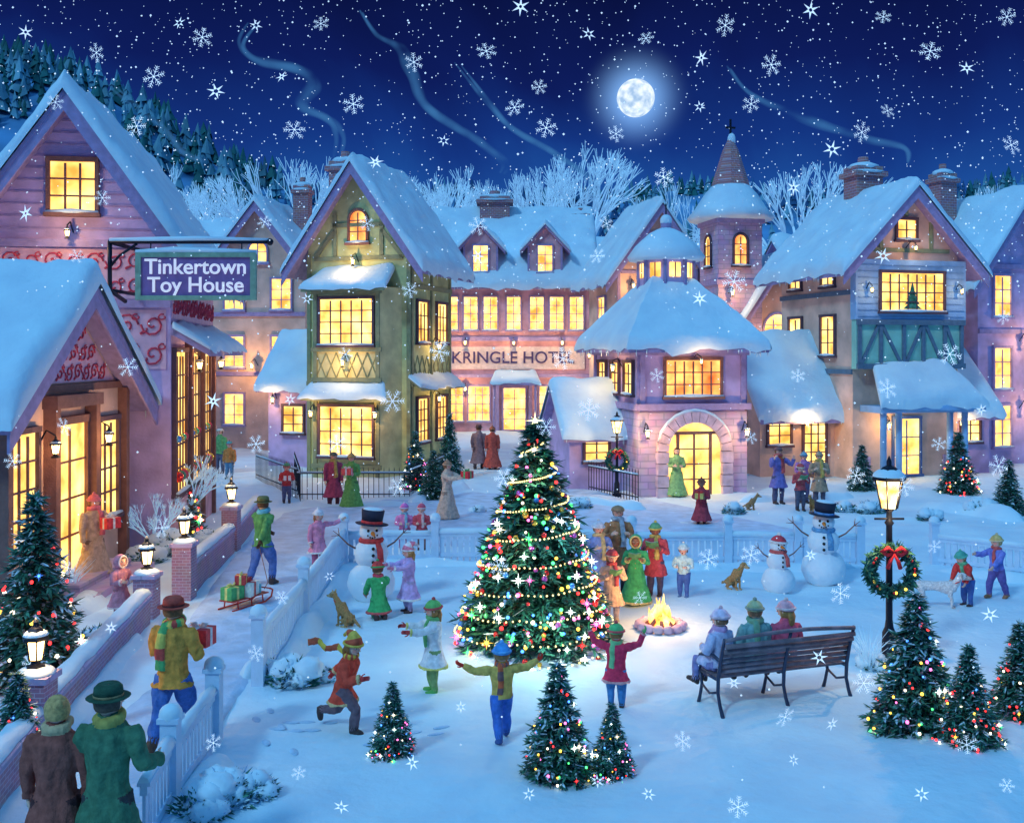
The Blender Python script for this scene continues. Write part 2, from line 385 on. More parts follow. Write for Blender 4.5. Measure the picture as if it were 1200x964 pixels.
    if prop:
        W=(hands[0][0]+hands[1][0])/2+(hands[0][1]+hands[1][1])*.04*h
        if prop=='giftR': W=hands[1][0]+hands[1][1]*.06*h
        if prop=='giftL': W=hands[0][0]+hands[0][1]*.06*h
        Mx=Matrix.Translation((x,y,zz))@Matrix.Rotation(math.radians(a),4,'Z')
        if prop.startswith('gift'):
            g=giftmesh(cloth(pc[0],.5),cloth(pc[1],.5),.30*max(.7,h/1.7),.24*max(.7,h/1.7),.2*max(.7,h/1.7))
            p=Mx@(W+V3(0,-.03,-.03)); g.obj('gift_box',p,math.radians(a))
        elif prop=='book':
            b=MB(); pg=M('paper',(.78,.74,.6)); cv=cloth((.1,.25,.12)); q=h/1.4
            for s in (-1,1):
                XX=Matrix.Rotation(math.radians(-45),4,'X')@Matrix.Rotation(math.radians(-s*16),4,'Y')
                b.box(min(0,s*.13*q),max(0,s*.13*q),-.09*q,.09*q,0,.014,cv,XX); b.box(min(0,s*.12*q),max(0,s*.12*q),-.083*q,.083*q,.0145,.024,pg,XX)
            p=Mx@(W+V3(0,-.02,.02)); b.obj('song_book',p,math.radians(a))
        elif prop=='violin':
            b=MB(); wd=M('violin_wood',(.30,.09,.02),rough=.25)
            b.tube([(0,.02,0),(0,-.02,0),(0,-.12,0),(0,-.18,0),(0,-.25,0),(0,-.33,0),(0,-.36,0)],[.02,.09,.1,.06,.09,.08,.02],wd,14,ry=[.02]*7,fx=(1,0,0))
            b.tube([(0,-.34,.01),(0,-.6,.02)],[.013,.012],WOODD,6); b.ball((0,-.62,.02),.025,WOODD,8,6)
            b.tube([(-.3,-.3,.1),(.25,-.1,.05)],.006,WOODB,5)
            p=Mx@(hc+V3(.05,-.06*h,-.1*h)); b.obj('violin',p,math.radians(a-25))
    return o,(x,y)
WHT=(.7,.72,.75)
P=person
P('man_in_green_coat',127,1051,1.80,178,(.06,.16,.09),(.05,.05,.05),'fedora',(.03,.08,.05),(.25,.2,.1),longc=.2,hair=(.1,.07,.05),yaw=-35,A=('hug','hold'),scarf=(.35,.3,.08),tail='front')
P('woman_in_maroon_coat',66,1048,1.70,182,(.26,.08,.06),(.08,.03,.03),None,hair=(.6,.38,.14),scarf=(.5,.36,.2),longc=.2,yaw=30,A=('down','down'))
P('man_carrying_gift',203,878,1.80,168,(.58,.26,.05),(.06,.14,.38),'fedora',(.42,.07,.05),(.1,.03,.03),hair=(.25,.11,.04),scarf=[(.1,.36,.12),(.6,.48,.1),(.55,.08,.06)],tail='back',legs='walk',yaw=-20,A=('hold','hold'),prop='giftL',pc=((.6,.05,.06),WHT),glove=(.1,.05,.03),boots=(.1,.05,.03),longc=.44)
P('woman_in_tan_coat',110,684,1.78,55,(.44,.33,.24),(.2,.14,.1),'beanie',(.6,.15,.18),(.6,.2,.24),hair=(.3,.12,.05),scarf=(.6,.16,.2),longc=.12,A=('down','hold'),prop='giftR',pc=((.6,.05,.06),WHT))
P('girl_in_mauve_coat',141,722,1.12,60,(.46,.2,.26),(.3,.12,.15),'hood',(.46,.2,.26),(.6,.5,.5),longc=.2,trim=(.6,.45,.45),A=('hold','hold'))
P('man_pulling_sled',308,688,1.78,150,(.08,.24,.08),(.07,.14,.38),'fedora',(.12,.14,.06),(.05,.05,.03),scarf=(.12,.4,.5),legs='walk',A=('back','fwdd'),glove=(.1,.05,.03))
P('girl_in_pink_coat',373,668,1.28,35,(.65,.24,.36),(.3,.1,.2),'beanie',(.65,.6,.65),(.7,.68,.7),longc=.3,trim=WHT,A=('down','out'),hairlong=1,hair=(.4,.2,.08))
P('girl_in_lilac_coat',479,716,1.22,-65,(.46,.34,.64),(.35,.3,.5),'stocking',(.65,.2,.3),(.75,.6,.65),longc=.22,trim=WHT,A=('fwd','fwd'),hair=(.5,.3,.1),hairlong=1,glove=(.6,.2,.3))
P('girl_kneeling_in_green',444,724,1.22,-160,(.05,.34,.12),(.05,.2,.1),'beanie',(.5,.06,.06),(.06,.3,.1),legs='kneel',A=('fwd','fwdd'),scarf=(.5,.06,.1),lean=10,trim=(.5,.1,.1),longc=.3)
P('girl_in_white_coat',508,803,1.28,-75,(.68,.68,.68),(.2,.3,.12),'beanie',(.15,.42,.12),(.5,.08,.08),hair=(.45,.2,.06),hairlong=1,A=('fwd','fwd'),glove=(.5,.06,.06),boots=(.12,.42,.1),longc=.3,trim=(.7,.55,.15),scarf=(.15,.42,.15))
P('child_running',402,855,1.28,72,(.65,.07,.04),(.15,.1,.12),'stocking',(.55,.1,.05),(.6,.42,.08),hair=(.35,.15,.04),hairlong=1,A=('runf','back'),legs='run',scarf=[(.6,.4,.06),(.5,.1,.05)],tail='fly',lean=14,glove=(.5,.05,.05),longc=.36,trim=(.6,.42,.2),yaw=-20)
P('boy_in_yellow_coat',588,866,1.16,195,(.65,.40,.10),(.06,.16,.5),'beanie',(.08,.3,.62),(.12,.35,.65),A=('out','out'),glove=(.65,.05,.03),scarf=[(.6,.12,.05),(.2,.1,.1)],tail='back',legs='walk',boots=(.05,.1,.3),hair=(.4,.22,.08))
P('girl_in_red_coat',722,820,1.12,165,(.62,.04,.09),(.06,.2,.42),'beanie',(.10,.44,.16),(.6,.1,.1),A=('up','up'),glove=(.1,.4,.12),scarf=(.2,.45,.2),tail='back',hair=(.35,.15,.05),trim=(.6,.3,.3),longc=.34)
P('carol_singer_woman',701,702,1.50,15,(.18,.26,.54),(.15,.2,.4),'beanie',(.5,.55,.66),(.6,.6,.65),mouth=1,A=('book','book'),scarf=(.5,.4,.2),longc=.15,hair=(.35,.2,.08))
P('carol_singer_man',724,694,1.72,5,(.34,.18,.09),(.1,.08,.08),'cap',(.3,.2,.12),(.25,.15,.1),mouth=1,A=('book','book'),scarf=(.3,.4,.5),longc=.3)
P('carol_singer_girl',745,708,1.28,-10,(.05,.34,.13),(.04,.25,.1),'hood',(.06,.36,.15),(.5,.45,.2),mouth=1,A=('book','book'),prop='book',longc=.05,skin=SK2,trim=(.5,.45,.2))
P('carol_singer_boy',768,702,1.38,-20,(.45,.07,.09),(.08,.08,.15),'beanie',(.1,.3,.16),(.5,.4,.1),mouth=1,A=('book','book'),prop='book',skin=SK2,scarf=(.5,.35,.1),longc=.3)
P('carol_singer_child',717,724,1.26,10,(.5,.36,.27),(.35,.3,.35),'beanie',(.6,.1,.1),(.6,.45,.3),mouth=1,A=('book','book'),prop='book',scarf=(.4,.08,.1),longc=.25,hairlong=1,hair=(.4,.2,.08),boots=(.5,.4,.3))
P('child_in_blue_coat',801,704,1.0,-25,(.45,.62,.8),(.06,.12,.35),'beanie',(.5,.65,.8),WHT,A=('hold','hold'),mouth=1,boots=(.1,.2,.4))
P('boy_in_red_coat',1134,712,1.04,-65,(.55,.05,.05),(.06,.12,.34),'beanie',(.06,.3,.25),(.1,.4,.3),A=('fwdd','fwdd'),lean=22,scarf=(.1,.35,.2),hair=(.4,.2,.08))
P('boy_in_blue_coat',1168,702,1.20,-70,(.16,.2,.56),(.12,.1,.3),'beanie',(.5,.38,.15),(.6,.5,.3),A=('fwd','fwdd'),hair=(.6,.42,.15),scarf=(.5,.1,.1),legs='walk',boots=(.3,.15,.08))
P('child_in_pink_coat',474,642,1.12,5,(.6,.2,.38),(.2,.1,.2),'beanie',(.55,.15,.4),(.7,.5,.6),A=('hold','hold'),scarf=(.2,.4,.5))
P('child_in_red_coat',494,642,1.10,0,(.55,.08,.1),(.2,.1,.1),'beanie',(.55,.1,.15),(.7,.5,.5),A=('hold','hold'),scarf=(.6,.4,.4))
P('woman_with_gift',524,609,1.68,60,(.5,.38,.3),(.3,.2,.15),'beanie',(.3,.18,.12),(.45,.3,.2),longc=.06,A=('fwd','fwd'),prop='gift',pc=((.6,.04,.05),(.1,.4,.15)),hair=(.25,.12,.05))
P('girl_with_gift',822,617,1.24,-20,(.36,.05,.07),(.2,.05,.06),'beanie',(.2,.08,.05),(.3,.1,.08),longc=.1,A=('hold','hold'),prop='gift',pc=((.6,.45,.12),(.6,.05,.05)),hair=(.15,.07,.03),skin=(.5,.27,.16))
P('woman_in_green_dress',793,581,1.60,0,(.2,.38,.16),(.1,.3,.1),None,longc=.04,A=('hold','hold'),hairlong=1,hair=(.2,.09,.04))
P('violinist',912,592,1.76,15,(.16,.15,.4),(.08,.08,.15),'cap',(.2,.1,.1),(.1,.06,.05),A=('violin','violin'),prop='violin',scarf=(.5,.1,.1),longc=.3)
P('girl_in_red_scarf',938,600,1.38,5,(.4,.07,.08),(.08,.08,.12),'beanie',(.5,.08,.08),(.6,.5,.4),A=('book','book'),prop='book')
P('man_singing',960,592,1.70,-10,(.36,.24,.16),(.1,.1,.14),'beanie',(.4,.3,.2),(.3,.2,.1),A=('book','book'),mouth=1,scarf=(.5,.35,.1),longc=.3)
P('woman_in_purple_coat',942,588,1.6,0,(.34,.16,.38),(.1,.1,.2),'beanie',(.15,.3,.4),(.1,.2,.3),A=('hold','hold'),mouth=1)
P('man_in_maroon_coat',391,590,1.72,10,(.32,.06,.12),(.1,.04,.06),'cap',(.12,.14,.1),(.1,.1,.1),longc=.2,scarf=(.4,.3,.1))
P('woman_in_green_coat',412,594,1.64,-10,(.12,.34,.1),(.08,.2,.08),'beanie',(.4,.3,.12),(.3,.2,.1),longc=.04,A=('hold','hold'),prop='gift',pc=((.6,.1,.1),WHT))
P('boy_holding_gift',336,587,1.26,15,(.5,.06,.06),(.08,.1,.2),'beanie',(.1,.3,.15),(.4,.1,.1),A=('hold','hold'),prop='gift',pc=(WHT,(.5,.05,.05)))
P('woman_in_red_shawl',243,553,1.90,15,(.45,.07,.08),(.1,.2,.1),'beanie',(.1,.26,.08),(.3,.1,.08),longc=.2)
P('man_in_green_jacket',258,554,1.78,-15,(.12,.32,.12),(.1,.1,.15),'cap',(.55,.5,.45),(.4,.3,.2),A=('hold','down'))
P('child_in_orange_coat',269,562,1.4,-10,(.5,.18,.05),(.1,.2,.3),'beanie',(.1,.3,.3),(.4,.1,.1))
P('man_strolling',561,549,1.80,175,(.2,.14,.16),(.08,.06,.08),'fedora',(.14,.08,.08),(.05,.04,.04),longc=.15,legs='walk')
P('woman_strolling',577,550,1.72,185,(.42,.08,.06),(.2,.06,.05),'beanie',(.3,.1,.06),(.4,.2,.1),longc=.06)
# bench --------------------------------------------------
bx,by=2.72,13.45; bx2,by2=4.62,14.1
ba=math.atan2(by2-by,bx2-bx); bl=math.hypot(bx2-bx,by2-by)
BM=M('bench_wood',(.22,.17,.20),rough=.5,var=.4,scale=5,bump=.4)
BI=M('bench_iron',(.06,.07,.12),rough=.4,metal=.5)
bz=gz((bx+bx2)/2,(by+by2)/2)
bench=empty('park_bench',(bx,by,bz),ba)
m=MB()
for i in range(6): m.box(0,bl,.05+i*.075,.11+i*.075,.43,.455,BM)
m.obj('seat',parent=bench)
m=MB()
for i in range(6):
    z=.53+i*.075; yy=.02-i*.022-(.015*i if i>3 else 0)
    m.tube([(0,yy,z),(bl,yy,z)],[.03,.03],BM,8,ry=[.012,.012],fx=(0,.25,1))
pts=[(bl*i/20,-.13-.02,.98+.05*math.sin(math.pi*i/20)) for i in range(21)]
m.tube(pts,.028,BM,8)
m.obj('backrest',parent=bench)
for i,xx in enumerate((0.0,bl*.5,bl)):
    m=MB()
    m.tube([(xx,-.12,-.08),(xx,-.02,.1),(xx,.03,.25),(xx,.02,.45),(xx,-.04,.7),(xx,-.14,1.0)],[.03,.024,.024,.026,.024,.022],BI,8)
    m.tube([(xx,.56,-.08),(xx,.5,.08),(xx,.45,.25),(xx,.5,.42)],[.03,.022,.022,.026],BI,8)
    m.tube([(xx,.02,.42),(xx,.5,.42)],.022,BI,8)
    m.tube([(xx,.05,.25),(xx,.25,.18),(xx,.45,.25)],.016,BI,6)
    if i!=1:
        m.tube([(xx,-.04,.68),(xx,.15,.71),(xx,.38,.69),(xx,.5,.63),(xx,.52,.55),(xx,.46,.52),(xx,.43,.56)],[.022,.026,.026,.024,.02,.018,.015],BI,8)
        m.tube([(xx,.5,.42),(xx,.47,.66)],.016,BI,6)
    m.obj('leg_%d'%(i+1),parent=bench)
ca,sa=math.cos(ba),math.sin(ba)
def bp(u,v): return (bx+ca*u-sa*v,by+sa*u+ca*v)
d0=math.degrees(ba)+180
P('child_on_bench_in_lilac',0,0,1.38,d0+18,(.46,.46,.70),(.2,.2,.4),'beanie',(.6,.5,.68),(.65,.45,.5),legs='sit',A=('hold','hold'),pos=bp(.18,.27),z0=bz+.48,hair=(.3,.15,.08),scarf=(.5,.3,.5),yaw=30)
P('boy_on_bench_in_green',0,0,1.52,d0,(.18,.34,.34),(.1,.12,.2),'beanie',(.38,.42,.24),(.25,.3,.25),legs='sit',A=('hold','hold'),pos=bp(.72,.27),z0=bz+.48,scarf=(.15,.3,.2),tail='back',yaw=-40,hair=(.3,.15,.08))
P('girl_on_bench_in_red',0,0,1.44,d0-5,(.5,.09,.16),(.15,.1,.15),'beanie',(.65,.33,.38),(.65,.5,.5),legs='sit',A=('hold','hold'),pos=bp(1.2,.27),z0=bz+.48,hairlong=1,hair=(.45,.24,.08),yaw=40)
print('people',NP,time.time()-T0)
# ------------------------------------------------------------ animals
def dog(name,px,py,L,a,col,col2,sit=False,ear='drop',tailup=True,collar=None):
    x,y=at(px,py); mb=MB(); C=M('fur_%.2f%.2f%.2f'%col,col,rough=.9,var=.3,scale=20,bump=.6,bs=50); D=M('fur_%.2f%.2f%.2f'%col2,col2,rough=.9,var=.3,scale=20,bump=.6,bs=50)
    if sit: hipz,shz=.22,.58; hy=.28; sy=-.12
    else: hipz,shz=.56,.58; hy=.42; sy=-.38
    s1=V3(0,sy,shz); h1=V3(0,hy,hipz)
    mb.tube([h1+V3(0,.1,0.0),h1,h1.lerp(s1,.45)+V3(0,0,.01),s1+V3(0,.06,-.03),s1+V3(0,-.08,0)],[.08,.145,.125,.165,.1],C,12,ry=[.08,.15,.12,.19,.12],fx=(1,0,0))
    hd=s1+V3(0,-.24,.3)
    mb.tube([s1+V3(0,.0,.0),s1+V3(0,-.1,.13),hd+V3(0,.05,-.03)],[.13,.095,.08],C,10)
    mb.ball(hd,(.1,.12,.1),C,12,10)
    mb.tube([hd+V3(0,-.05,-.02),hd+V3(0,-.16,-.045),hd+V3(0,-.23,-.05)],[.075,.055,.035],D,10)
    for s in (-1,1):
        if ear=='drop': mb.tube([hd+V3(s*.07,.02,.07),hd+V3(s*.12,.02,.03),hd+V3(s*.125,.0,-.08)],[.03,.045,.025],D,8,ry=[.02,.02,.012])
        else: mb.tube([hd+V3(s*.055,.02,.06),hd+V3(s*.07,.02,.14),hd+V3(s*.075,.02,.17)],[.04,.025,.006],D,8)
        fx=s*.09
        mb.tube([s1+V3(fx,.03,-.06),V3(fx,sy+.06,.34),V3(fx,sy+.01,.28),V3(fx,sy+.02,.06),V3(fx,sy-.02,.03)],[.075,.05,.04,.03,.035],C,8)
        mb.tube([V3(fx,sy+.02,.03),V3(fx,sy-.08,.022)],[.036,.026],D,8)
        if sit:
            mb.tube([V3(s*.12,hy,.24),V3(s*.16,hy-.2,.22),V3(s*.15,hy+.0,.07),V3(s*.15,hy-.08,.04)],[.11,.085,.045,.035],C,8)
            mb.tube([V3(s*.15,hy-.02,.03),V3(s*.15,hy-.26,.025)],[.035,.028],D,8)
        else:
            mb.tube([V3(s*.09,hy,hipz-.02),V3(s*.1,hy-.07,.34),V3(s*.1,hy+.1,.2),V3(s*.1,hy+.07,.05)],[.11,.07,.034,.03],C,8)
            mb.tube([V3(s*.1,hy+.08,.03),V3(s*.1,hy-.03,.022)],[.034,.026],D,8)
    tp=h1+V3(0,.12,.04)
    if sit: TT=[tp,tp+V3(.03,.14,-.1),tp+V3(.08,.28,-.17),tp+V3(.16,.36,-.12)]
    elif tailup: TT=[tp,tp+V3(0,.12,.1),tp+V3(0,.14,.25),tp+V3(0,.06,.33)]
    else: TT=[tp,tp+V3(0,.14,-.03),tp+V3(0,.25,-.15)]
    n=len(TT); mb.tube(TT,[.04,.045,.035,.015][:n],C,8)
    out=remesh(mb,.014,amp=.012,fs=25)
    out.ball(hd+V3(0,-.245,-.04),(.022,.02,.018),EYED,8,6)
    for s in (-1,1): out.ball(hd+V3(s*.05,-.095,.03),.016,EYED,8,6)
    if collar:
        n=12;c=s1+V3(0,-.11,.14); out.tube([c+V3(.1*math.cos(t),.085*math.sin(t),-.045*math.sin(t)) for t in [2*math.pi*i/n for i in range(n)]],.016,cloth(collar),6,loop=True)
    return out.obj(name,(x,y,gz(x,y)),math.radians(a),scale=L)
dog('brown_dog',402,733,.58,-120,(.48,.26,.1),(.6,.42,.22),sit=True,ear='up',collar=(.5,.05,.05))
dog('tan_dog',862,693,.58,35,(.52,.30,.12),(.6,.42,.22),sit=True,collar=(.1,.3,.1))
dog('white_dog',1098,714,.68,70,(.85,.84,.84),(.6,.5,.46),sit=False,collar=(.5,.05,.05))
dog('tabby_cat',881,598,.5,60,(.4,.24,.12),(.5,.34,.2),sit=True,ear='up')
dog('orange_cat',952,600,.5,-40,(.5,.24,.08),(.6,.36,.2),sit=True,ear='up')
# ------------------------------------------------------------ snowmen
SNOWB=M('snow_clean',(.80,.91,.98),rough=.6,var=.05,scale=2,bump=.4,bs=12)
def snowman(name,px,py,h,a,hatk,scarfc,hatc):
    x,y=at(px,py); m=MB(); q=h/1.7; SNOW=SNOWB
    m.ball((0,0,.36*q),(.46*q,.44*q,.42*q),SNOW,24,18,nz=.06,ns=3)
    m.ball((0,0,.92*q),(.33*q,.31*q,.31*q),SNOW,24,18,nz=.05,ns=5)
    m.ball((0,0,1.34*q),(.23*q,.22*q,.21*q),SNOW,24,18,nz=.04,ns=8)
    coal=M('coal',(.02,.02,.02)); ca=M('carrot',(.75,.22,.03),bump=.3)
    for s in (-1,1): m.ball((s*.08*q,-.2*q,1.39*q),.028*q,coal,8,6)
    m.tube([(0,-.19*q,1.34*q),(.01,-.3*q,1.33*q),(.02,-.42*q,1.31*q)],[.045*q,.03*q,.004],ca,8)
    for i in range(-2,3): m.ball((i*.045*q,-.205*q,(1.25+.012*i*i)*q),.017*q,coal,6,5)
    for z in (.8,.93,1.06): m.ball((0,-.31*q,z*q),.032*q,coal,8,6)
    sm=cloth(scarfc); n=16
    m.tube([(.2*q*math.cos(t),.2*q*math.sin(t),1.18*q) for t in [2*math.pi*i/n for i in range(n)]],.05*q,sm,8,loop=True)
    m.tube([(.1*q,-.2*q,1.15*q),(.13*q,-.32*q,1.02*q),(.14*q,-.35*q,.8*q)],[.05*q,.06*q,.06*q],sm,8,ry=[.02*q]*3,fx=(1,0,0))
    for s in (-1,1):
        e=V3(s*.62*q,-.05,1.3*q); m.tube([(s*.25*q,0,1.0*q),(s*.45*q,-.03,1.12*q),e],[.022*q,.017*q,.012*q],WOODB,6)
        for d in ((.12,0,.1),(.15,0,.0),(.02,0,.15)): m.tube([e,e+V3(s*d[0],d[1],d[2])*q],[.011*q,.005*q],WOODB,5)
    X=Matrix.Translation((0,0,1.36*q))@Matrix.Rotation(.1,4,'Y'); r=.21*q
    if hatk=='tophat':
        H=M('hat_felt',(.02,.03,.06),rough=.7)
        m.lathe([(1.5*r,.6*r),(1.55*r,.66*r),(1.0*r,.7*r)],0,0,22,H,True,X=X); m.lathe([(1.0*r,.66*r),(1.0*r,.95*r)],0,0,22,cloth(hatc),True,X=X); m.lathe([(.97*r,.95*r),(1.08*r,1.9*r),(1.0*r,1.95*r)],0,0,22,H,True,X=X)
        m.ball((0,0,1.97*r),(.95*r,.95*r,.16*r),SNOW,14,8,X=X)
    else:
        m.ball((0,0,.15*r),(1.12*r,1.12*r,1.15*r),cloth(hatc),18,12,X=X,keep=lambda d:d.z>.2)
        m.tube([(1.12*r*math.cos(t),1.12*r*math.sin(t),.4*r) for t in [2*math.pi*i/n for i in range(n)]],.17*r,cloth(WHT),6,X=X,loop=True); m.ball((0,0,1.45*r),.28*r,cloth(WHT),10,8,X=X)
    m.obj(name,(x,y,gz(x,y)-.03),math.radians(a))
snowman('snowman',435,702,1.66,15,'tophat',(.55,.06,.06),(.5,.05,.05))
snowman('snowman',912,690,1.2,10,'beanie',(.5,.1,.1),(.55,.06,.08))
snowman('snowman',965,683,1.62,-15,'tophat',(.12,.3,.5),(.1,.25,.5))
# ------------------------------------------------------------ conifers
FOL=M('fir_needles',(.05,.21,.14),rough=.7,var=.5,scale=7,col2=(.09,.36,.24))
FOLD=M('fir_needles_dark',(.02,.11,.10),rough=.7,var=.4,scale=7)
BARK=M('bark',(.10,.06,.045),bump=.8,bs=20)
def conifer(h,r,seed,layers,dens=1.,snow=.25,tl=None):
    rr=random.Random(seed); m=MB(); tl=tl or .09*h**.5
    m.tube([(0,0,0),(0,0,h*.5),(0,0,h*.97)],[.035*h**.9,.02*h,.004],BARK,8)
    for li in range(layers):
        t=li/(layers-1); z=h*(.07+.9*t); L=r*(1-t)**.85*1.02+.03*h*.5
        nb=int((7+15*(1-t))*dens)
        for b in range(nb):
            a=2*math.pi*(b+rr.random()*.8)/nb+li*.7; l=L*rr.uniform(.72,1.1); zz=z+rr.uniform(-.5,.5)*h/layers
            dr=V3(math.cos(a),math.sin(a),0); sd=V3(-dr.y,dr.x,0)
            def pt(s): return dr*l*s+V3(0,0,zz+.12*l*s-.42*l*s*s)
            m.tube([pt(0),pt(.5),pt(1)],[.006*h,.004*h,.002*h],BARK,3)
            k=max(3,int(l/tl*1.5))
            for j in range(k):
                s=(j+.7)/k; p=pt(s); q=(1.05-.45*s)
                for e in range(6):
                    si=-1 if e%2 else 1
                    d=(dr*rr.uniform(.4,1)+sd*si*rr.uniform(.3,1.1)*q+V3(0,0,rr.uniform(-.5,.35))).normalized()
                    w=d.cross(V3(rr.uniform(-.5,.5),rr.uniform(-.5,.5),1)).normalized()*tl*.17
                    ll=tl*rr.uniform(.9,1.5)
                    isn=rr.random()<snow and e>3
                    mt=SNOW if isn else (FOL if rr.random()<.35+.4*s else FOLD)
                    up=V3(0,0,.012*h**.5 if isn else 0)
                    m.add([p-w+up,p+w+up,p+d*ll*.6+w*.8+up,p+d*ll+up,p+d*ll*.6-w*.8+up],[(0,1,2,3,4)],mt)
    for e in range(14):
        a=e*2.4; d=V3(math.cos(a)*.4,math.sin(a)*.4,1).normalized(); w=d.orthogonal().normalized()*tl*.15; p=V3(0,0,h*(.93+.004*e))
        m.add([p-w,p+w,p+d*tl*1.3],[(0,1,2)],FOL)
    return m
LC=[nosample(emat('bulb_%d'%i,c,4)) for i,c in enumerate([(1,.03,.03),(1,.55,.06),(.06,.8,.18),(.06,.25,1),(1,.15,.55),(1,.85,.6)])]
LW=nosample(emat('bulb_bright',(.85,1,.95),9))
def starburst(m,c,r,mat,rr):
    m.ball(c,r*.26,mat,8,6)
    for k in range(8):
        a=math.pi*k/4; l=r*(1 if k%2==0 else .6)
        d=V3(math.cos(a),0,math.sin(a)); w=V3(-d.z,0,d.x)*r*.05; c=Vector(c)
        m.add([c-w,c+w,c+d*l],[(0,1,2)],mat)
def treelights(h,r,seed,n,size,nb=0,gar=False,cols=None):
    rr=random.Random(seed); m=MB(); cols=cols or LC
    def sp(t,a,k=1.): 
        L=(r*(1-t)**.85*1.02+.015*h)*k; return V3(math.cos(a)*L,math.sin(a)*L,h*(.05+.9*t)-.25*L)
    for i in range(n):
        t=1-math.sqrt(rr.random()); a=rr.random()*6.283
        m.ball(sp(t,a,rr.uniform(.93,1.08)),size*rr.uniform(.7,1.25),rr.choice(cols),6,5)
    for i in range(nb):
        t=1-math.sqrt(rr.random()); a=-math.pi/2+rr.uniform(-1.3,1.3)
        starburst(m,sp(t,a,1.1),size*rr.uniform(2.4,4.6),LW if rr.random()<.6 else rr.choice(LC),rr)  # glare rays around bright bulbs, modelled as emissive spikes
    if gar:
        G=nosample(emat('gold_bead',(1,.75,.3),2.5))
        N=620
        for i in range(N):
            u=i/N; t=u**1.25*.97; a=u*2*math.pi*9
            p=sp(t,a,1.06); p.z+=-.05*abs(math.sin(a*3.5))*h*.3*(1-t)
            m.ball(p,.016,G,5,4)
    return m
tx,ty=at(627,748)
ct=empty('christmas_tree',(tx,ty,gz(tx,ty)))
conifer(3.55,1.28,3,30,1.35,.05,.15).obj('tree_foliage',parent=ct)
treelights(3.55,1.28,5,430,.027,44,True).obj('tree_lights',parent=ct)
m=MB()
rr=random.Random(9)
bau=[M('bauble_%d'%i,c,rough=.15,metal=.5,spec=.6) for i,c in enumerate([(.8,.04,.04),(.85,.55,.08),(.1,.35,.85),(.1,.6,.25),(.7,.15,.6)])]
for i in range(200):
    t=1-math.sqrt(rr.random()); a=rr.random()*6.283; L=1.28*(1-t)**.85*1.04+.04
    m.ball((math.cos(a)*L,math.sin(a)*L,3.55*(.05+.9*t)-.28*L),rr.uniform(.03,.055),rr.choice(bau),10,8)
m.obj('baubles',parent=ct)
m=MB(); starburst(m,(0,0,3.55),.16,emat('star_gold',(1,.85,.4),6),rr); m.obj('tree_star',parent=ct)
for i,(a,r,z,c,en) in enumerate([(-2.3,1.45,.7,(1,.75,.35),16),(-1.5,1.5,.7,(.6,1,.8),20),(-.8,1.45,.7,(1,.6,.4),16),(-1.9,1.1,1.7,(1,.8,.5),12),(-1.1,1.1,1.8,(.5,.8,1),14),(-1.6,.6,2.8,(1,.85,.5),8)]):
    plight('tree_bulb_light',(r*math.cos(a),r*math.sin(a),z),en,c,ct,.03)
SM=[conifer(1.6,.52,s,18,1.,.38,.10).mesh('fir_mesh') for s in (11,12)]
SL=[treelights(1.6,.52,s,75,.017,8).mesh('fir_lights_mesh') for s in (21,22)]
SLR=treelights(1.6,.52,23,75,.019,6,cols=[LC[0],LC[0],LC[0],LC[1],LC[5]]).mesh('fir_lights_red_mesh')
def fir(px,py,h,k=0,l=None,name='small_fir_tree',w=1,pos=None):
    x,y=pos if pos else at(px,py); e=empty(name,(x,y,gz(x,y)-.03),R.random()*.4); s=h/1.6
    o=place(SM[k%2],'foliage',parent=e,scale=s,rot=R.random()*6); o.scale=(s*w,s*w,s)
    if l is not None:
        o=place(l,'string_lights',parent=e,scale=s,rot=R.random()*.5); o.scale=(s*w,s*w,s)
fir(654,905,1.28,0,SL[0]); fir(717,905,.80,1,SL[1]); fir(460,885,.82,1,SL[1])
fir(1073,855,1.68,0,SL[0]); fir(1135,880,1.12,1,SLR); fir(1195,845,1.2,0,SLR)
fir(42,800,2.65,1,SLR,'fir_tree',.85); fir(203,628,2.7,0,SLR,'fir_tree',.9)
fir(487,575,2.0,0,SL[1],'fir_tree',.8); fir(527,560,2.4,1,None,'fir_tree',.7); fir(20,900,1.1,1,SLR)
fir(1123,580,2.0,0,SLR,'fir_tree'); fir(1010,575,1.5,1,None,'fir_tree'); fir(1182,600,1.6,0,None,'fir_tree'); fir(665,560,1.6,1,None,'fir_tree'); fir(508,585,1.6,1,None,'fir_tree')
# ------------------------------------------------------------ hills
prof=[(-500,40),(-200,45),(0,66),(60,72),(110,84),(160,112),(230,150),(300,196),(400,222),(520,216),(600,224),(700,218),(780,206),(850,210),(900,226),(1050,222),(1120,212),(1200,192),(1400,170),(1800,150)]
def ridge(px):
    for (a,b),(c,d) in zip(prof,prof[1:]):
        if a<=px<=c: return b+(d-b)*(px-a)/(c-a)
    return prof[-1][1]
HD=165
def sst(t): t=min(1,max(0,t)); return t*t*(3-2*t)
def hillz(x,y):
    px=600+x/HD*F; zr=CAMH+(HY-ridge(px)-16)/F*HD
    return -.9+sst((y-79)/12)*8.9+sst((y-92)/(HD-92))*(zr-8)-max(0,(y-HD))*.25+1.2*noise.noise(V3(x*.03,y*.03,1))*sst((y-92)/30)
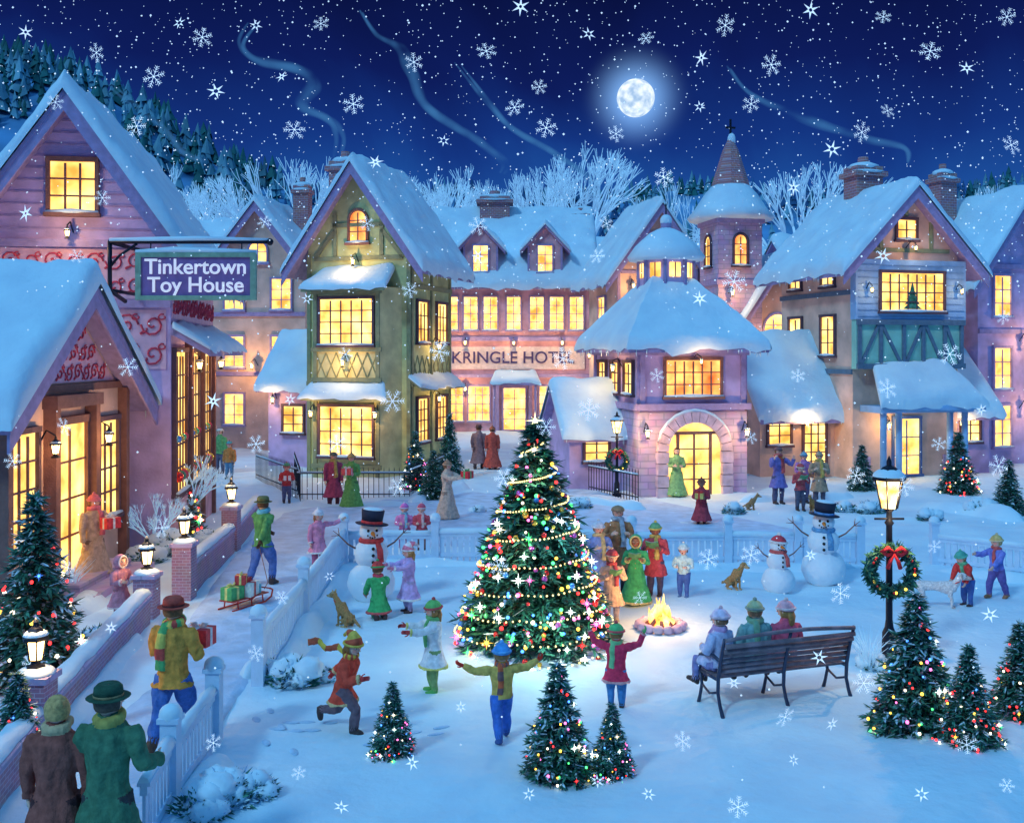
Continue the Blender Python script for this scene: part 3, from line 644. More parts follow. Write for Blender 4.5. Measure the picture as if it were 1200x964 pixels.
# ------------------------------------------------------------ bare trees
FROST=nosample(M('frosted_bark',(.62,.80,.95),var=.2,scale=1,emi=(.30,.62,1),es=.28))  # emission puts a pale glow into the frosted branches
def bare(seed,h):
    rr=random.Random(seed); m=MB()
    def br(p,d,l,r,lv):
        q=p+d*l*.5+V3(rr.uniform(-1,1),rr.uniform(-1,1),0)*l*.05; e=p+d*l
        m.tube([p,q,e],[r,r*.85,r*.7],FROST,5 if lv<3 else 3)
        if lv>=5: return
        n=(6 if lv==0 else 3) if lv<4 else 3
        for i in range(n):
            if lv==0:
                aa=2*math.pi*i/n+rr.uniform(-.3,.3); tt=rr.uniform(.45,1.0); nd=V3(math.cos(aa)*math.sin(tt),math.sin(aa)*math.sin(tt),math.cos(tt)); 
            else:
                ax=V3(rr.uniform(-1,1),rr.uniform(-1,1),rr.uniform(-.3,.3)).normalized()
                nd=(Matrix.Rotation(rr.uniform(.22,.52),3,ax)@d); nd.z+=.07; nd.normalize()
            br(e,nd,l*rr.uniform(.7,.86) if lv else l*rr.uniform(.9,1.1),r*.62,lv+1)
    br(V3(0,0,0),V3(0,0,1),h*.19,h*.026,0)
    zt=max(v[2] for v in m.v); m.v=[(x/zt,y/zt,z/zt) for x,y,z in m.v]
    return m.mesh('bare_tree_mesh')
BT=[bare(31,10),bare(32,10),bare(33,10)]
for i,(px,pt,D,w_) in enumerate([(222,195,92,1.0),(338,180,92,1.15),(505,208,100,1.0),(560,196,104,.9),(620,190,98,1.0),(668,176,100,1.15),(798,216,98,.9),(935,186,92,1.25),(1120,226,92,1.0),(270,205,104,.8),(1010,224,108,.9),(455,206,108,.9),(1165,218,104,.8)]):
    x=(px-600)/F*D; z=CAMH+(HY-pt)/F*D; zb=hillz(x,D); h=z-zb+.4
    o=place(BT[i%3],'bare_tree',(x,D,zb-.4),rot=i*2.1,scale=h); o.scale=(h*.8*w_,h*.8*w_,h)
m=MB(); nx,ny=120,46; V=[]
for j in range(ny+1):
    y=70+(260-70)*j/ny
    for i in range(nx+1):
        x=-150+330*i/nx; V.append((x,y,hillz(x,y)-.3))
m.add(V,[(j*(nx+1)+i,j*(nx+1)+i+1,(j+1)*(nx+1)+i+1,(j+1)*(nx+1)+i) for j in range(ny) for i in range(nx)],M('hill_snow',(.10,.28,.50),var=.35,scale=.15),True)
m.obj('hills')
m=MB(); FF=M('forest_frosted',(.07,.26,.36),var=.5,scale=.12,col2=(.26,.56,.66)); FG=M('forest_teal',(.02,.15,.15),var=.5,scale=.3); FB=M('forest_blue',(.04,.14,.30),var=.4,scale=.3)
rr=random.Random(4)
for i in range(3600):
    x=rr.uniform(-130,160); y=rr.uniform(100,176); z=hillz(x,y)-.5
    px=x/y*F+600; lf=1 if px<330 else .62
    hh=rr.uniform(2.6,5.6)*lf; r=hh*rr.uniform(.2,.3); s=rr.random()*6
    if lf==1 or px>1130 or 740<px<860: mt=FF if rr.random()<.55 else FG
    else: mt=FB if rr.random()<.75 else FF
    for (a,b,c) in ((0.05,.55,1.),(.35,.8,.72),(.6,1.,.45)):
        Vv=[(x+r*c*rr.uniform(.75,1.2)*math.cos(s+k*1.047),y+r*c*rr.uniform(.75,1.2)*math.sin(s+k*1.047),z+hh*a+rr.uniform(-.1,.1)*hh) for k in range(6)]+[(x,y,z+hh*b)]
        m.add(Vv,[(k,(k+1)%6,6) for k in range(6)],mt)
m.obj('distant_forest')
# ------------------------------------------------------------ ground
def lin(a,b,n): return [a+(b-a)*i/n for i in range(n+1)]
xs=[-320,-200,-120,-80,-55]+lin(-40,40,260)+[55,80,120,200,320]
ys=[-20,-5,2]+lin(5,30,160)+lin(30.5,72,90)+[80,100,140,200,300,420]
m=MB(); V=[(x,y,(gz(x,y)+.012*noise.noise(V3(x*3,y*3,0))) if y<78 else -.6) for y in ys for x in xs]; nx=len(xs)
m.add(V,[(j*nx+i,j*nx+i+1,(j+1)*nx+i+1,(j+1)*nx+i) for j in range(len(ys)-1) for i in range(nx-1)],SNOW,True)
m.obj('snow_ground')
def strip(name,L,mat,dz=.02,n=90,k=12):
    m=MB(); V=[]
    A=[Vector(at(*p)) for p,_ in L]; B_=[Vector(at(*q)) for _,q in L]
    def ip(Q,u):
        f=u*(len(Q)-1); i=min(int(f),len(Q)-2); return Q[i].lerp(Q[i+1],f-i)
    for j in range(n+1):
        u=j/n; a=ip(A,u); b=ip(B_,u)
        wob=.25*noise.noise(V3(u*9,0,0))
        for i in range(k+1):
            p=a.lerp(b,i/k); e=min(i,k-i)/k
            V.append((p.x+(wob if e==0 else 0),p.y,gz(p.x,p.y)+dz+(-.07 if e==0 else 0)+.03*noise.noise(V3(p.x*4,p.y*4,0))+.014))
    m.add(V,[(j*(k+1)+i,j*(k+1)+i+1,(j+1)*(k+1)+i+1,(j+1)*(k+1)+i) for j in range(n) for i in range(k)],mat,True); m.obj(name)
strip('snowy_footpath',[((60,1040),(170,1040)),((120,870),(262,870)),((190,780),(300,790)),((240,690),(335,740)),((285,640),(375,660)),((330,600),(400,640)),((430,585),(560,640)),((560,575),(820,640)),((700,570),(1000,640))],SNOWP)
m=MB(); FP=M('footprint_snow',(.50,.70,.88),bump=.5)
rr=random.Random(3)
def prints(a,b,n):
    A=Vector(at(*a)); B_=Vector(at(*b)); d=(B_-A).normalized(); s=Vector((-d.y,d.x))
    for i in range(n):
        p=A.lerp(B_,i/n)+s*(.12 if i%2 else -.12)+Vector((rr.uniform(-.04,.04),rr.uniform(-.04,.04)))
        z=gz(p.x,p.y)
        X=Matrix.Translation((p.x,p.y,z+.006))@Matrix.Rotation(math.atan2(d.y,d.x),4,'Z')
        m.ball((0,0,0),(.12,.05,.012),FP,10,6,X=X)
for a,b,n in [((330,850),(390,850),6),((330,880),(300,820),5),((430,870),(540,850),6)]: prints(a,b,n)
m.obj('footprints')
def bank(a,b,w,h,seed):
    A=Vector(at(*a)); B_=Vector(at(*b)); L=(B_-A).length; d=(B_-A)/L; s=Vector((-d.y,d.x)); n=max(8,int(L/.25)); k=10; m=MB(); V=[]
    for i in range(n+1):
        u=i/n; en=min(1,min(u,1-u)*L/.6); en=math.sqrt(max(0,1-(1-en)**2))
        hw=w*(.75+.35*noise.noise(V3(u*L*.7,seed,0)))*max(.15,en); hg=h*(.8+.7*noise.noise(V3(u*L*.9,seed,5)))*en
        for j in range(k+1):
            q=-1+2*j/k; p=A+d*u*L+s*hw*q
            V.append((p.x,p.y,gz(p.x,p.y)-.03+hg*(1-q*q)**1.5+.03*noise.noise(V3(p.x*3,p.y*3,seed))*(1-q*q)))
    m.add(V,[(i*(k+1)+j,(i+1)*(k+1)+j,(i+1)*(k+1)+j+1,i*(k+1)+j+1) for i in range(n) for j in range(k)],SNOW,True); m.obj('snowbank')
for i,(a,b,w,h) in enumerate([((410,661),(600,662),.35,.22),((660,662),(850,662),.35,.2),((860,664),(1005,666),.3,.2),((1095,668),(1215,684),.4,.22),((315,805),(405,672),.35,.25),((285,800),(385,665),.25,.18),((262,880),(200,980),.35,.25),((60,870),(165,745),.25,.2),((30,760),(110,700),.5,.3),((350,592),(480,592),.4,.25),((480,590),(545,572),.5,.3),((660,590),(760,600),.5,.3),((865,590),(1000,580),.6,.3),((1080,590),(1200,610),.7,.35),((250,640),(300,600),.4,.3)]): bank(a,b,w,h,i*3.7)
# ------------------------------------------------------------ buildings
class B:
    def __init__(s,name,x,y,a,z=0): s.e=empty(name,(x,y,z),math.radians(a)); s.p={}
    def g(s,n):
        if n not in s.p: s.p[n]=MB()
        return s.p[n]
    def fin(s):
        for n,m in s.p.items():
            if m.v: m.obj(n,parent=s.e)
def front(x0,y0): return (x0,y0,1,0,0,-1)
def right(x1,y0): return (x1,y0,0,1,1,0)
def left(x0,y1): return (x0,y1,0,-1,-1,0)
def wp(Fr,u,z,d): return (Fr[0]+Fr[2]*u+Fr[4]*d,Fr[1]+Fr[3]*u+Fr[5]*d,z)
def wbox(m,Fr,u0,u1,z0,z1,d0,d1,mat):
    V=[wp(Fr,u,z,d) for d in (d0,d1) for z in (z0,z1) for u in (u0,u1)]
    m.add(V,[(0,1,3,2),(4,6,7,5),(0,4,5,1),(2,3,7,6),(0,2,6,4),(1,5,7,3)],mat)
GLA=emat('lantern_glow',(1,.62,.22),10)
def lantern(m,x,y,z,s=1.):
    X=Matrix.Translation((x,y,z))@Matrix.Scale(s,4)
    m.lathe([(.1,0),(.1,.03),(.05,.05),(.05,.08),(.085,.1)],0,0,6,IRON,X=X)
    m.lathe([(.06,.10),(.09,.3)],0,0,6,GLA,X=X)
    for k in range(6):
        a=k*math.pi/3; m.tube([(.072*math.cos(a),.072*math.sin(a),.1),(.102*math.cos(a),.102*math.sin(a),.31)],.009,IRON,4,X=X)
    m.lathe([(.14,.3),(.13,.33),(.06,.42),(.03,.44),(.03,.48),(.005,.52)],0,0,6,IRON,X=X)
    m.ball((0,0,.345),(.125,.125,.06),SNOW,12,6,X=X,keep=lambda d:d.z>-.2)
def fill_lantern(b,Fr,u,z,en=45,dd=.35,s=.8):  # invented lantern on the wall, added to throw warm fill on the facade
    p=wp(Fr,u,z,dd); lantern(b.g('added_lanterns'),p[0],p[1],p[2],s)
    b.g('added_lanterns').tube([wp(Fr,u,z+.2,0),wp(Fr,u,z+.5*s+.12,dd*.5),wp(Fr,u,z+.52*s,dd)],.018,IRON,6)
    plight('facade_fill_light',wp(Fr,u,z+.15,dd+.45),en,(1,.55,.20),b.e,.03)  # added fill light, set out in front of its lantern
def snowslab(b,Pq,t=.3,rnd=(1,1,0),ext=.08,wood=None,wt=.16):
    P0,P1,P2,P3=[Vector(p) for p in Pq]
    if wood:
        dz=V3(0,0,1); V=[p-dz*wt*.6 for p in (P0,P1,P2,P3)]+[p+dz*wt*.4 for p in (P0,P1,P2,P3)]
        b.g('roof_boards').add(V,[(0,1,2,3),(4,5,6,7),(0,1,5,4),(1,2,6,5),(3,0,4,7)],wood)
    e1=(P0-P3).normalized() if (P0-P3).length>1e-3 else V3(0,0,0); 
    u=(P1-P0).normalized()
    P0=P0+e1*ext-(u*ext if rnd[1] else V3(0,0,0)); P1=P1+((P1-P2).normalized())*ext+(u*ext if rnd[1] else V3(0,0,0))
    if rnd[1] and (P3-P2).length>.1: P3=P3-u*ext; P2=P2+u*ext
    Lu=max((P1-P0).length,(P2-P3).length); Lv=((P3-P0).length+(P2-P1).length)/2
    nu=max(6,min(34,int(Lu/.2))); nv=max(6,min(30,int(Lv/.2)))
    def f(s,r=.28):
        s=min(1,s/r); return math.sqrt(max(0,1-(1-s)**2))
    m=b.g('roof_snow'); V=[]
    def pr(q): return .5-.5*math.cos(math.pi*q)
    for j in range(nv+1):
        v=pr(j/nv)
        for i in range(nu+1):
            uu=pr(i/nu); p=(P0.lerp(P1,uu)).lerp(P3.lerp(P2,uu),v)
            w=(P1-P0).lerp(P2-P3,v).length
            k=1.
            if rnd[0]: k*=f(v*Lv)
            if rnd[1]: k*=f(uu*w)*f((1-uu)*w)
            if rnd[2]: k*=f((1-v)*Lv)
            nn=noise.noise(p*1.1)*.45*t+noise.noise(p*2.7)*.22*t
            V.append(p+V3(0,0,wt*.4+.005+t*(.3+.7*k)+nn*k)+ (e1*(.16*noise.noise(p*2.0+V3(7,0,0))) if j==0 else V3(0,0,0)))
    per=[(0,i) for i in range(nu+1)]+[(j,nu) for j in range(1,nv+1)]+[(nv,i) for i in range(nu-1,-1,-1)]+[(j,0) for j in range(nv-1,0,-1)]
    Fc=[(j*(nu+1)+i,j*(nu+1)+i+1,(j+1)*(nu+1)+i+1,(j+1)*(nu+1)+i) for j in range(nv) for i in range(nu)]
    idx=[j*(nu+1)+i for j,i in per]; o=len(V)
    for n_,k in enumerate(idx): 
        q=V[k].copy(); q.z-=t*.3+ (.30*max(0,noise.noise(q*2.2))*t*3 if n_<=nu and rnd[0] else 0); V.append(q)
    K=len(idx)
    for k in range(K): Fc.append((idx[k],o+k,o+(k+1)%K,idx[(k+1)%K]))
    m.add(V,Fc,SNOW,True)
def icicles(b,Pa,Pb,n,l=.35):
    Pa=Vector(Pa);Pb=Vector(Pb); ic=M('ice',(.7,.85,.95),rough=.15,spec=.6)
    for i in range(n):
        p=Pa.lerp(Pb,R.random()); ll=l*R.uniform(.3,1)
        b.g('icicles').tube([p,p-V3(0,0,ll*.5),p-V3(0,0,ll)],[.03,.018,.002],ic,5)
def block(b,cx,cy,w,d,he,hr,ridge,mat,o=.5,of=.5,t=.3,wood=None,part='walls',z0=-.3):
    wood=wood or TRIM; x0,x1,y0,y1=cx-w/2,cx+w/2,cy,cy+d; m=b.g(part)
    if ridge=='y':
        V=[]
        for y in (y0,y1): V+=[(x0,y,z0),(x1,y,z0),(x1,y,he),(cx,y,hr),(x0,y,he)]
        m.add(V,[(0,1,2,3,4),(9,8,7,6,5),(0,5,6,1),(1,6,7,2),(2,7,8,3),(3,8,9,4),(4,9,5,0)],mat)
        k=(hr-he)/(w/2); ez=he-o*k
        snowslab(b,[(x0-o,y1+of,ez),(x0-o,y0-of,ez),(cx,y0-of,hr),(cx,y1+of,hr)],t,wood=wood)
        snowslab(b,[(x1+o,y0-of,ez),(x1+o,y1+of,ez),(cx,y1+of,hr),(cx,y0-of,hr)],t,wood=wood)
        bb=b.g('bargeboards')
        for s in (-1,1):
            xe=cx+s*(w/2+o); V=[(xe,y0-of+.06,ez-.42),(cx,y0-of+.06,hr-.42),(cx,y0-of+.06,hr-.1),(xe,y0-of+.06,ez-.1)]
            V+=[(a,c-.05,e) for a,c,e in V]; 
            bb.add(V,[(0,1,2,3),(4,7,6,5),(0,4,5,1),(2,6,7,3),(0,3,7,4)],wood)
        icicles(b,(x1+o,y0-of,ez),(x1+o,y1+of,ez),int(d*2.2),.28); icicles(b,(x0-o,y0-of,ez),(x0-o,y1+of,ez),int(d*2.2),.28)
    else:
        cyy=cy+d/2; V=[]
        for x in (x0,x1): V+=[(x,y0,z0),(x,y1,z0),(x,y1,he),(x,cyy,hr),(x,y0,he)]
        m.add(V,[(4,3,2,1,0),(5,6,7,8,9),(0,1,6,5),(1,2,7,6),(2,3,8,7),(3,4,9,8),(4,0,5,9)],mat)
        k=(hr-he)/(d/2); ez=he-o*k
        snowslab(b,[(x0-of,y0-o,ez),(x1+of,y0-o,ez),(x1+of,cyy,hr),(x0-of,cyy,hr)],t,wood=wood)
        snowslab(b,[(x1+of,y1+o,ez),(x0-of,y1+o,ez),(x0-of,cyy,hr),(x1+of,cyy,hr)],t,wood=wood)
        icicles(b,(x0-of,y0-o,ez),(x1+of,y0-o,ez),int(w*3),.28)
def win(b,Fr,u,z,w,h,nx=2,ny=3,fr=None,pane=None,sill=True,fw=.09,arch=False):
    fr=fr or TRIM; pane=pane or PANE; u0,u1=u-w/2,u+w/2; g=b.g('window_panes'); m=b.g('window_frames')
    if arch:
        r=w/2; N=10
        V=[wp(Fr,u0,z,.03),wp(Fr,u1,z,.03)]+[wp(Fr,u+r*math.cos(math.pi*i/N),z+h-r+r*math.sin(math.pi*i/N),.03) for i in range(N+1)]
        g.add(V,[tuple(range(len(V)))],pane)
        pts=[wp(Fr,u1,z,.05)]+[wp(Fr,u+r*math.cos(math.pi*i/N),z+h-r+r*math.sin(math.pi*i/N),.05) for i in range(N+1)]+[wp(Fr,u0,z,.05)]
        m.tube(pts,fw*.75,fr,6)
    else:
        wbox(g,Fr,u0,u1,z,z+h,.005,.03,pane)
        wbox(m,Fr,u0-fw,u1+fw,z+h,z+h+fw*1.2,0,.13,fr)
        wbox(m,Fr,u0-fw,u0,z,z+h,0,.11,fr); wbox(m,Fr,u1,u1+fw,z,z+h,0,.11,fr)
    wbox(m,Fr,u0-fw*1.4,u1+fw*1.4,z-fw,z,0,.18,fr)
    for i in range(1,nx): 
        q=u0+w*i/nx; wbox(m,Fr,q-.024,q+.024,z,z+h*(.97 if not arch else .9),.032,.07,fr)
    for j in range(1,ny):
        q=z+h*j/ny
        wbox(m,Fr,u0,u1,q-.02,q+.02,.03,.062,fr)
    if sill:
        b.g('roof_snow').tube([wp(Fr,u0-fw,z+.01,.13),wp(Fr,u,z+.03,.14),wp(Fr,u1+fw,z+.01,.13)],[.04,.065,.04],SNOW,6)
def beam(b,Fr,p,q,w,mat,d=.06):
    (u0,z0),(u1,z1)=p,q; dx,dz=u1-u0,z1-z0; L=math.hypot(dx,dz); nx,nz=-dz/L*w/2,dx/L*w/2
    V=[]
    for dd in (0,d): V+=[wp(Fr,u0-nx,z0-nz,dd),wp(Fr,u1-nx,z1-nz,dd),wp(Fr,u1+nx,z1+nz,dd),wp(Fr,u0+nx,z0+nz,dd)]
    b.g('timber').add(V,[(0,1,2,3),(4,7,6,5),(0,4,5,1),(1,5,6,2),(2,6,7,3),(3,7,4,0)],mat)
def chimney(b,cx,cy,w,z0,z1,mat=None):
    m=b.g('chimney'); mat=mat or BRICK
    m.box(cx-w/2,cx+w/2,cy-w*.4,cy+w*.4,z0,z1,mat); m.box(cx-w*.62,cx+w*.62,cy-w*.52,cy+w*.52,z1+.002,z1+.2,mat)
    m.box(cx-w*.5,cx+w*.5,cy-w*.42,cy+w*.42,z1+.202,z1+.42,mat)
    b.g('roof_snow').ball((cx,cy,z1+.44),(w*.56,w*.48,.2),SNOW,12,8,nz=.15)
    b.g('roof_snow').ball((cx,cy-w*.3,z1+.2),(w*.64,w*.3,.09),SNOW,12,8)
    m.tube([(cx,cy,z1+.4),(cx,cy,z1+.85)],[w*.2,w*.17],BRICK,10)
def lattice(b,Fr,u0,u1,z0,z1,mat,n=6):
    w=(u1-u0)/n
    for i in range(n):
        beam(b,Fr,(u0+i*w,z0),(u0+(i+1)*w,z1),.035,mat,.03); beam(b,Fr,(u0+(i+1)*w,z0),(u0+i*w,z1),.035,mat,.037)
LILAC=M('plaster_lilac',(.55,.42,.68),var=.25,scale=1.5,bump=.25,bs=14)
PINK=M('plaster_pink',(.70,.40,.46),var=.25,scale=1.5,bump=.25,bs=14)
CREAM=M('plaster_cream',(.68,.64,.32),var=.25,scale=1.5,bump=.25,bs=14)
OLIVE=M('plaster_olive',(.52,.58,.28),var=.25,scale=1.5,bump=.25,bs=14)
BLUE=M('siding_blue',(.28,.50,.76),var=.2,scale=1.5,bump=.25,bs=14)
GREEN=M('plaster_green',(.30,.62,.50),var=.2,scale=1.5,bump=.25,bs=14)
PEACH=M('plaster_peach',(.72,.50,.40),var=.25,scale=1.2,bump=.25,bs=14)
def siding(b,Fr,u0,u1,z0,z1,mat,st=.28,gable=None):
    z=z0
    while z<z1:
        a,c=u0,u1
        if gable:
            um,zt,k=gable; hw=(zt-z-st*.5)/k
            a=max(u0,um-hw); c=min(u1,um+hw)
        if c-a>.2: wbox(b.g('siding'),Fr,a,c,z,z+st*.14,0,.025,mat)
        z+=st
# --- toy house
th=B('toy_house',-8.1,24.3,8)
W=4.4
block(th,-W/2,0,W,6.6,7.5,10.6,'y',LILAC,o=.85,of=.8,t=.45)
Ff=front(-W,0); siding(th,Ff,0,W,7.3,10.5,TRIM,.28,(W/2,10.6,1.41))
win(th,Ff,W/2,7.95,1.0,1.2,3,3,WOODB)
for z in (5.75,7.15): wbox(th.g('timber'),Ff,-.02,W+.02,z,z+.18,0,.14,TRIM)
SCR=M('red_scrollwork',(.60,.07,.12)); PSC=M('scroll_panel',(.74,.48,.60),var=.1)
def scrolls(b,Fr,u0,u1,z0,z1,n,seed=1,tk=.026,panel=True):
    if panel: wbox(b.g('scroll_panel'),Fr,u0,u1,z0,z1,.0,.03,PSC)
    for i in range(n):
        cu=u0+(u1-u0)*(i+.5)/n; r0=min((u1-u0)/n,(z1-z0))*.46; cz=(z0+z1)/2; s=1 if i%2 else -1
        b.g('scrollwork').tube([wp(Fr,cu+s*r0*(1-t/16)*math.cos(t*.62),cz+s*r0*(1-t/16)*math.sin(t*.62),.045) for t in range(15)],tk,SCR,5)
        for q in (-1,1):
            b.g('scrollwork').tube([wp(Fr,cu+q*r0*.75+r0*.3*math.cos(q*t*.7+1),cz+q*r0*.62+r0*.3*(1-t/14)*math.sin(t*.7+1),.045) for t in range(10)],tk*.75,SCR,5)
scrolls(th,Ff,.1,W-.1,5.95,6.54,9,1,.022); scrolls(th,Ff,.1,W-.1,6.54,7.13,9,2,.022); scrolls(th,Ff,.1,W-.1,4.3,5.0,7,4); scrolls(th,Ff,.1,W-.1,5.0,5.7,7,4)
Fr_=right(0,0)
scrolls(th,Fr_,.1,6.5,5.5,6.2,11,5); scrolls(th,Fr_,.1,6.5,6.2,6.85,11,5)
wbox(th.g('timber'),Fr_,0,6.6,5.1,5.35,0,.14,TRIM); wbox(th.g('timber'),Fr_,0,6.6,6.9,7.1,0,.1,TRIM)
for i,u in enumerate((.95,2.9,4.85)): 
    win(th,Fr_,u,1.3,1.5,3.4,4,6,WOODD); wbox(th.g('timber'),Fr_,u+.92,u+1.1,0,5.1,0,.2,WOODB)
wbox(th.g('timber'),Fr_,0,6.6,-.2,1.1,0,.1,PINK)
snowslab(th,[(0.9,0,4.7),(0.9,6.6,4.7),(0.05,6.6,5.2),(0.05,0,5.2)],.2,wood=TRIM)
for u in (.95,2.9,4.85):
    for k in range(4):
        p=wp(Fr_,u-.5+k*.33,1.5+.18,.1); th.g('window_toys').ball(p,.13,[bau[0],FOL,SCR,bau[1]][k],8,6)
        p=wp(Fr_,u-.5+k*.33,2.6,.09); th.g('window_toys').ball(p,.09,[bau[2],bau[1],bau[3],SCR][k],8,6)
fill_lantern(th,Ff,W/2,7.3,35,.5,.6); fill_lantern(th,Ff,1.0,5.0,45)
fill_lantern(th,Fr_,2.0,4.2,45); fill_lantern(th,Fr_,5.9,4.2,45)
th.fin()
po=B('toy_house_porch',-8.95,20.6,90)
block(po,0,0,5.6,4.2,3.95,6.0,'y',PEACH,o=.75,of=.6,t=.5)
Fp=front(-2.8,0)
wbox(po.g('timber'),Fp,1.75,1.95,0,3.6,0,.25,WOODB); wbox(po.g('timber'),Fp,3.65,3.85,0,3.6,0,.25,WOODB); wbox(po.g('timber'),Fp,1.7,3.9,3.6,3.85,0,.3,WOODB)
win(po,Fp,2.8,.25,1.5,3.0,2,4,WOODB,sill=False,fw=.13)
win(po,Fp,.85,1.1,1.0,2.1,3,4,WOODD); win(po,Fp,4.75,1.1,1.0,2.1,3,4,WOODD)
wbox(po.g('timber'),Fp,0,5.6,3.9,4.05,0,.1,WOODB)
V=[wp(Fp,.45,4.08,.03),wp(Fp,5.15,4.08,.03),wp(Fp,2.8,5.75,.03)]
po.g('scroll_panel').add(V,[(0,1,2)],PSC)
for (a,c,z0_,n) in ((.95,4.65,4.08,9),(1.5,4.1,4.48,6),(2.0,3.6,4.88,4)): scrolls(po,Fp,a,c,z0_,z0_+.4,n,1,.018,False)
for u in (.0,5.45): wbox(po.g('timber'),Fp,u,u+.18,0,3.9,0,.2,WOODB)
wbox(po.g('steps'),Fp,1.2,4.4,-.1,.16,0,1.2,STONE)
wbox(po.g('steps'),Fp,1.5,4.1,.16,.3,0,.8,STONE)
fill_lantern(po,Fp,1.5,2.7,32); fill_lantern(po,Fp,4.05,2.7,32)
po.fin()
for o in list(bpy.data.objects):
    if o.parent==po.e: o.parent=th.e; o.matrix_parent_inverse=th.e.matrix_basis.inverted()@po.e.matrix_basis
bpy.data.objects.remove(po.e)
# sign
def textobj(s,size,loc,rot,mat,parent,name,ext=.01,off=0):
    c=bpy.data.curves.new(name,'FONT'); c.body=s; c.size=size; c.align_x='CENTER'; c.align_y='CENTER'; c.extrude=ext; c.space_line=.85; c.offset=off
    o=bpy.data.objects.new(name,c); sc.collection.objects.link(o); c.materials.append(mat); o.location=loc; o.rotation_euler=rot; o.parent=parent; return o
sgx,sgy=(230-600)/F*22.5,22.5
sg=empty('toy_shop_sign',(sgx,sgy,0)); zc=CAMH+(HY-324)/F*22.5
m=MB(); SG=M('sign_board',(.22,.14,.36),var=.15); SF=M('sign_frame',(.22,.40,.30),var=.2)
m.box(-1.2,1.2,-.03,.03,zc-.42,zc+.42,SG)
for a in ((-1.32,1.32,zc+.42,zc+.52),(-1.32,1.32,zc-.52,zc-.42),(-1.32,-1.2,zc-.42,zc+.42),(1.2,1.32,zc-.42,zc+.42)): m.box(a[0],a[1],-.07,.07,a[2],a[3],SF)
m.obj('board',parent=sg)
m=MB(); m.tube([(-1.9,.0,zc+.76),(1.6,0,zc+.76)],.045,IRON,8); m.ball((1.62,0,zc+.76),.08,IRON,8,6)
for x in (-1,1): m.tube([(x,0,zc+.52),(x,0,zc+.76)],.015,IRON,6)
m.tube([(-1.9,0,zc+.2),(-1.7,0,zc+.45),(-1.3,0,zc+.72)],.03,IRON,8)
m.tube([(-1.9,.9,zc+.76),(-1.9,0,zc+.76),(-1.9,0,zc-.3),(-1.9,.9,zc-.5)],.05,IRON,8)
m.tube([(-1.9,0,zc+.76),(-1.9,1.9,zc+.76)],.05,IRON,8); m.tube([(-1.9,0,zc-.3),(-1.9,1.9,zc-.3)],.04,IRON,8)
m.obj('bracket',parent=sg)
m=MB(); m.tube([(-1.33,0,zc+.54),(-.5,0,zc+.58),(.4,0,zc+.56),(1.33,0,zc+.54)],[.05,.08,.07,.05],SNOW,8); m.tube([(-1.9,0,zc+.8),(0,0,zc+.83),(1.6,0,zc+.8)],[.05,.06,.04],SNOW,8); m.obj('snow_cap',parent=sg)
textobj('Tinkertown\nToy House',.47,(0,-.045,zc),(math.pi/2,0,0),M('sign_letters',(.85,.85,.9),emi=(.9,.88,1),es=.35),sg,'lettering',.01,.006)  # slight emission in the letters lifts them out of the dim light
# --- green bay house
gh=B('green_bay_house',-6.0,40,-18)
block(gh,0,0,4.4,4.2,8.9,12.0,'y',OLIVE,o=.8,of=.7,t=.4,wood=TRIM)
Fg=front(-2.2,0); Fr2=right(2.2,0); Fl2=left(-2.2,4.2)
m=gh.g('bay'); 
V=[(-1.85,0,-.3),(-1.4,-1.0,-.3),(1.4,-1.0,-.3),(1.85,0,-.3)]; V+= [(a,b_,7.2) for a,b_,_ in V]
m.add(V,[(0,1,5,4),(1,2,6,5),(2,3,7,6),(4,5,6,7)],CREAM)
Fb=front(-1.4,-1.0)
win(gh,Fb,1.4,.75,2.2,1.9,5,4,WOODD); win(gh,Fb,1.4,5.0,2.2,1.75,5,4,WOODD)
lattice(gh,Fb,.1,2.7,3.75,4.7,TRIMG,6)
for z in (0.3,2.85,3.6,4.75,6.95): wbox(gh.g('timber'),Fb,-.08,2.88,z,z+.16,0,.1,TRIMG)
for u in (.0,2.64): wbox(gh.g('timber'),Fb,u,u+.16,-.1,7,0,.07,TRIMG)
for zb in (2.95,7.1):
    snowslab(gh,[(-1.75,-1.4,zb),(1.75,-1.4,zb),(1.5,-.95 if zb<5 else -.05,zb+.45 if zb<5 else zb+.75),(-1.5,-.95 if zb<5 else -.05,zb+.45 if zb<5 else zb+.75)],.22,wood=TRIMG,wt=.12)
win(gh,Fg,2.2,9.0,.8,1.3,2,3,WOODB,arch=True,pane=PANER)
for p,q in (((.3,8.4),(4.1,8.4)),((1.1,9.7),(3.3,9.7)),((.05,.0),(.05,8.6)),((4.35,.0),(4.35,8.6)),((1.2,8.5),(1.2,10.2)),((3.2,8.5),(3.2,10.2)),((.3,8.4),(1.2,9.5)),((4.1,8.4),(3.2,9.5))): beam(gh,Fg,p,q,.16,TRIMG)
for z in (3.4,7.2): wbox(gh.g('timber'),Fr2,0,4.2,z,z+.18,0,.09,TRIMG); wbox(gh.g('timber'),Fl2,0,4.2,z,z+.18,0,.09,TRIMG)
for u in (.05,2.0,4.0): wbox(gh.g('timber'),Fr2,u,u+.14,0,8.6,0,.07,TRIMG)
for u in (1.1,3.1): win(gh,Fr2,u,5.1,1.0,1.6,3,3,WOODD); win(gh,Fr2,u,1.2,1.0,1.7,3,4,WOODD); 
lattice(gh,Fr2,.2,4.0,3.65,4.6,TRIMG,8)
win(gh,Fl2,2,5,.9,1.5,2,3,WOODD)
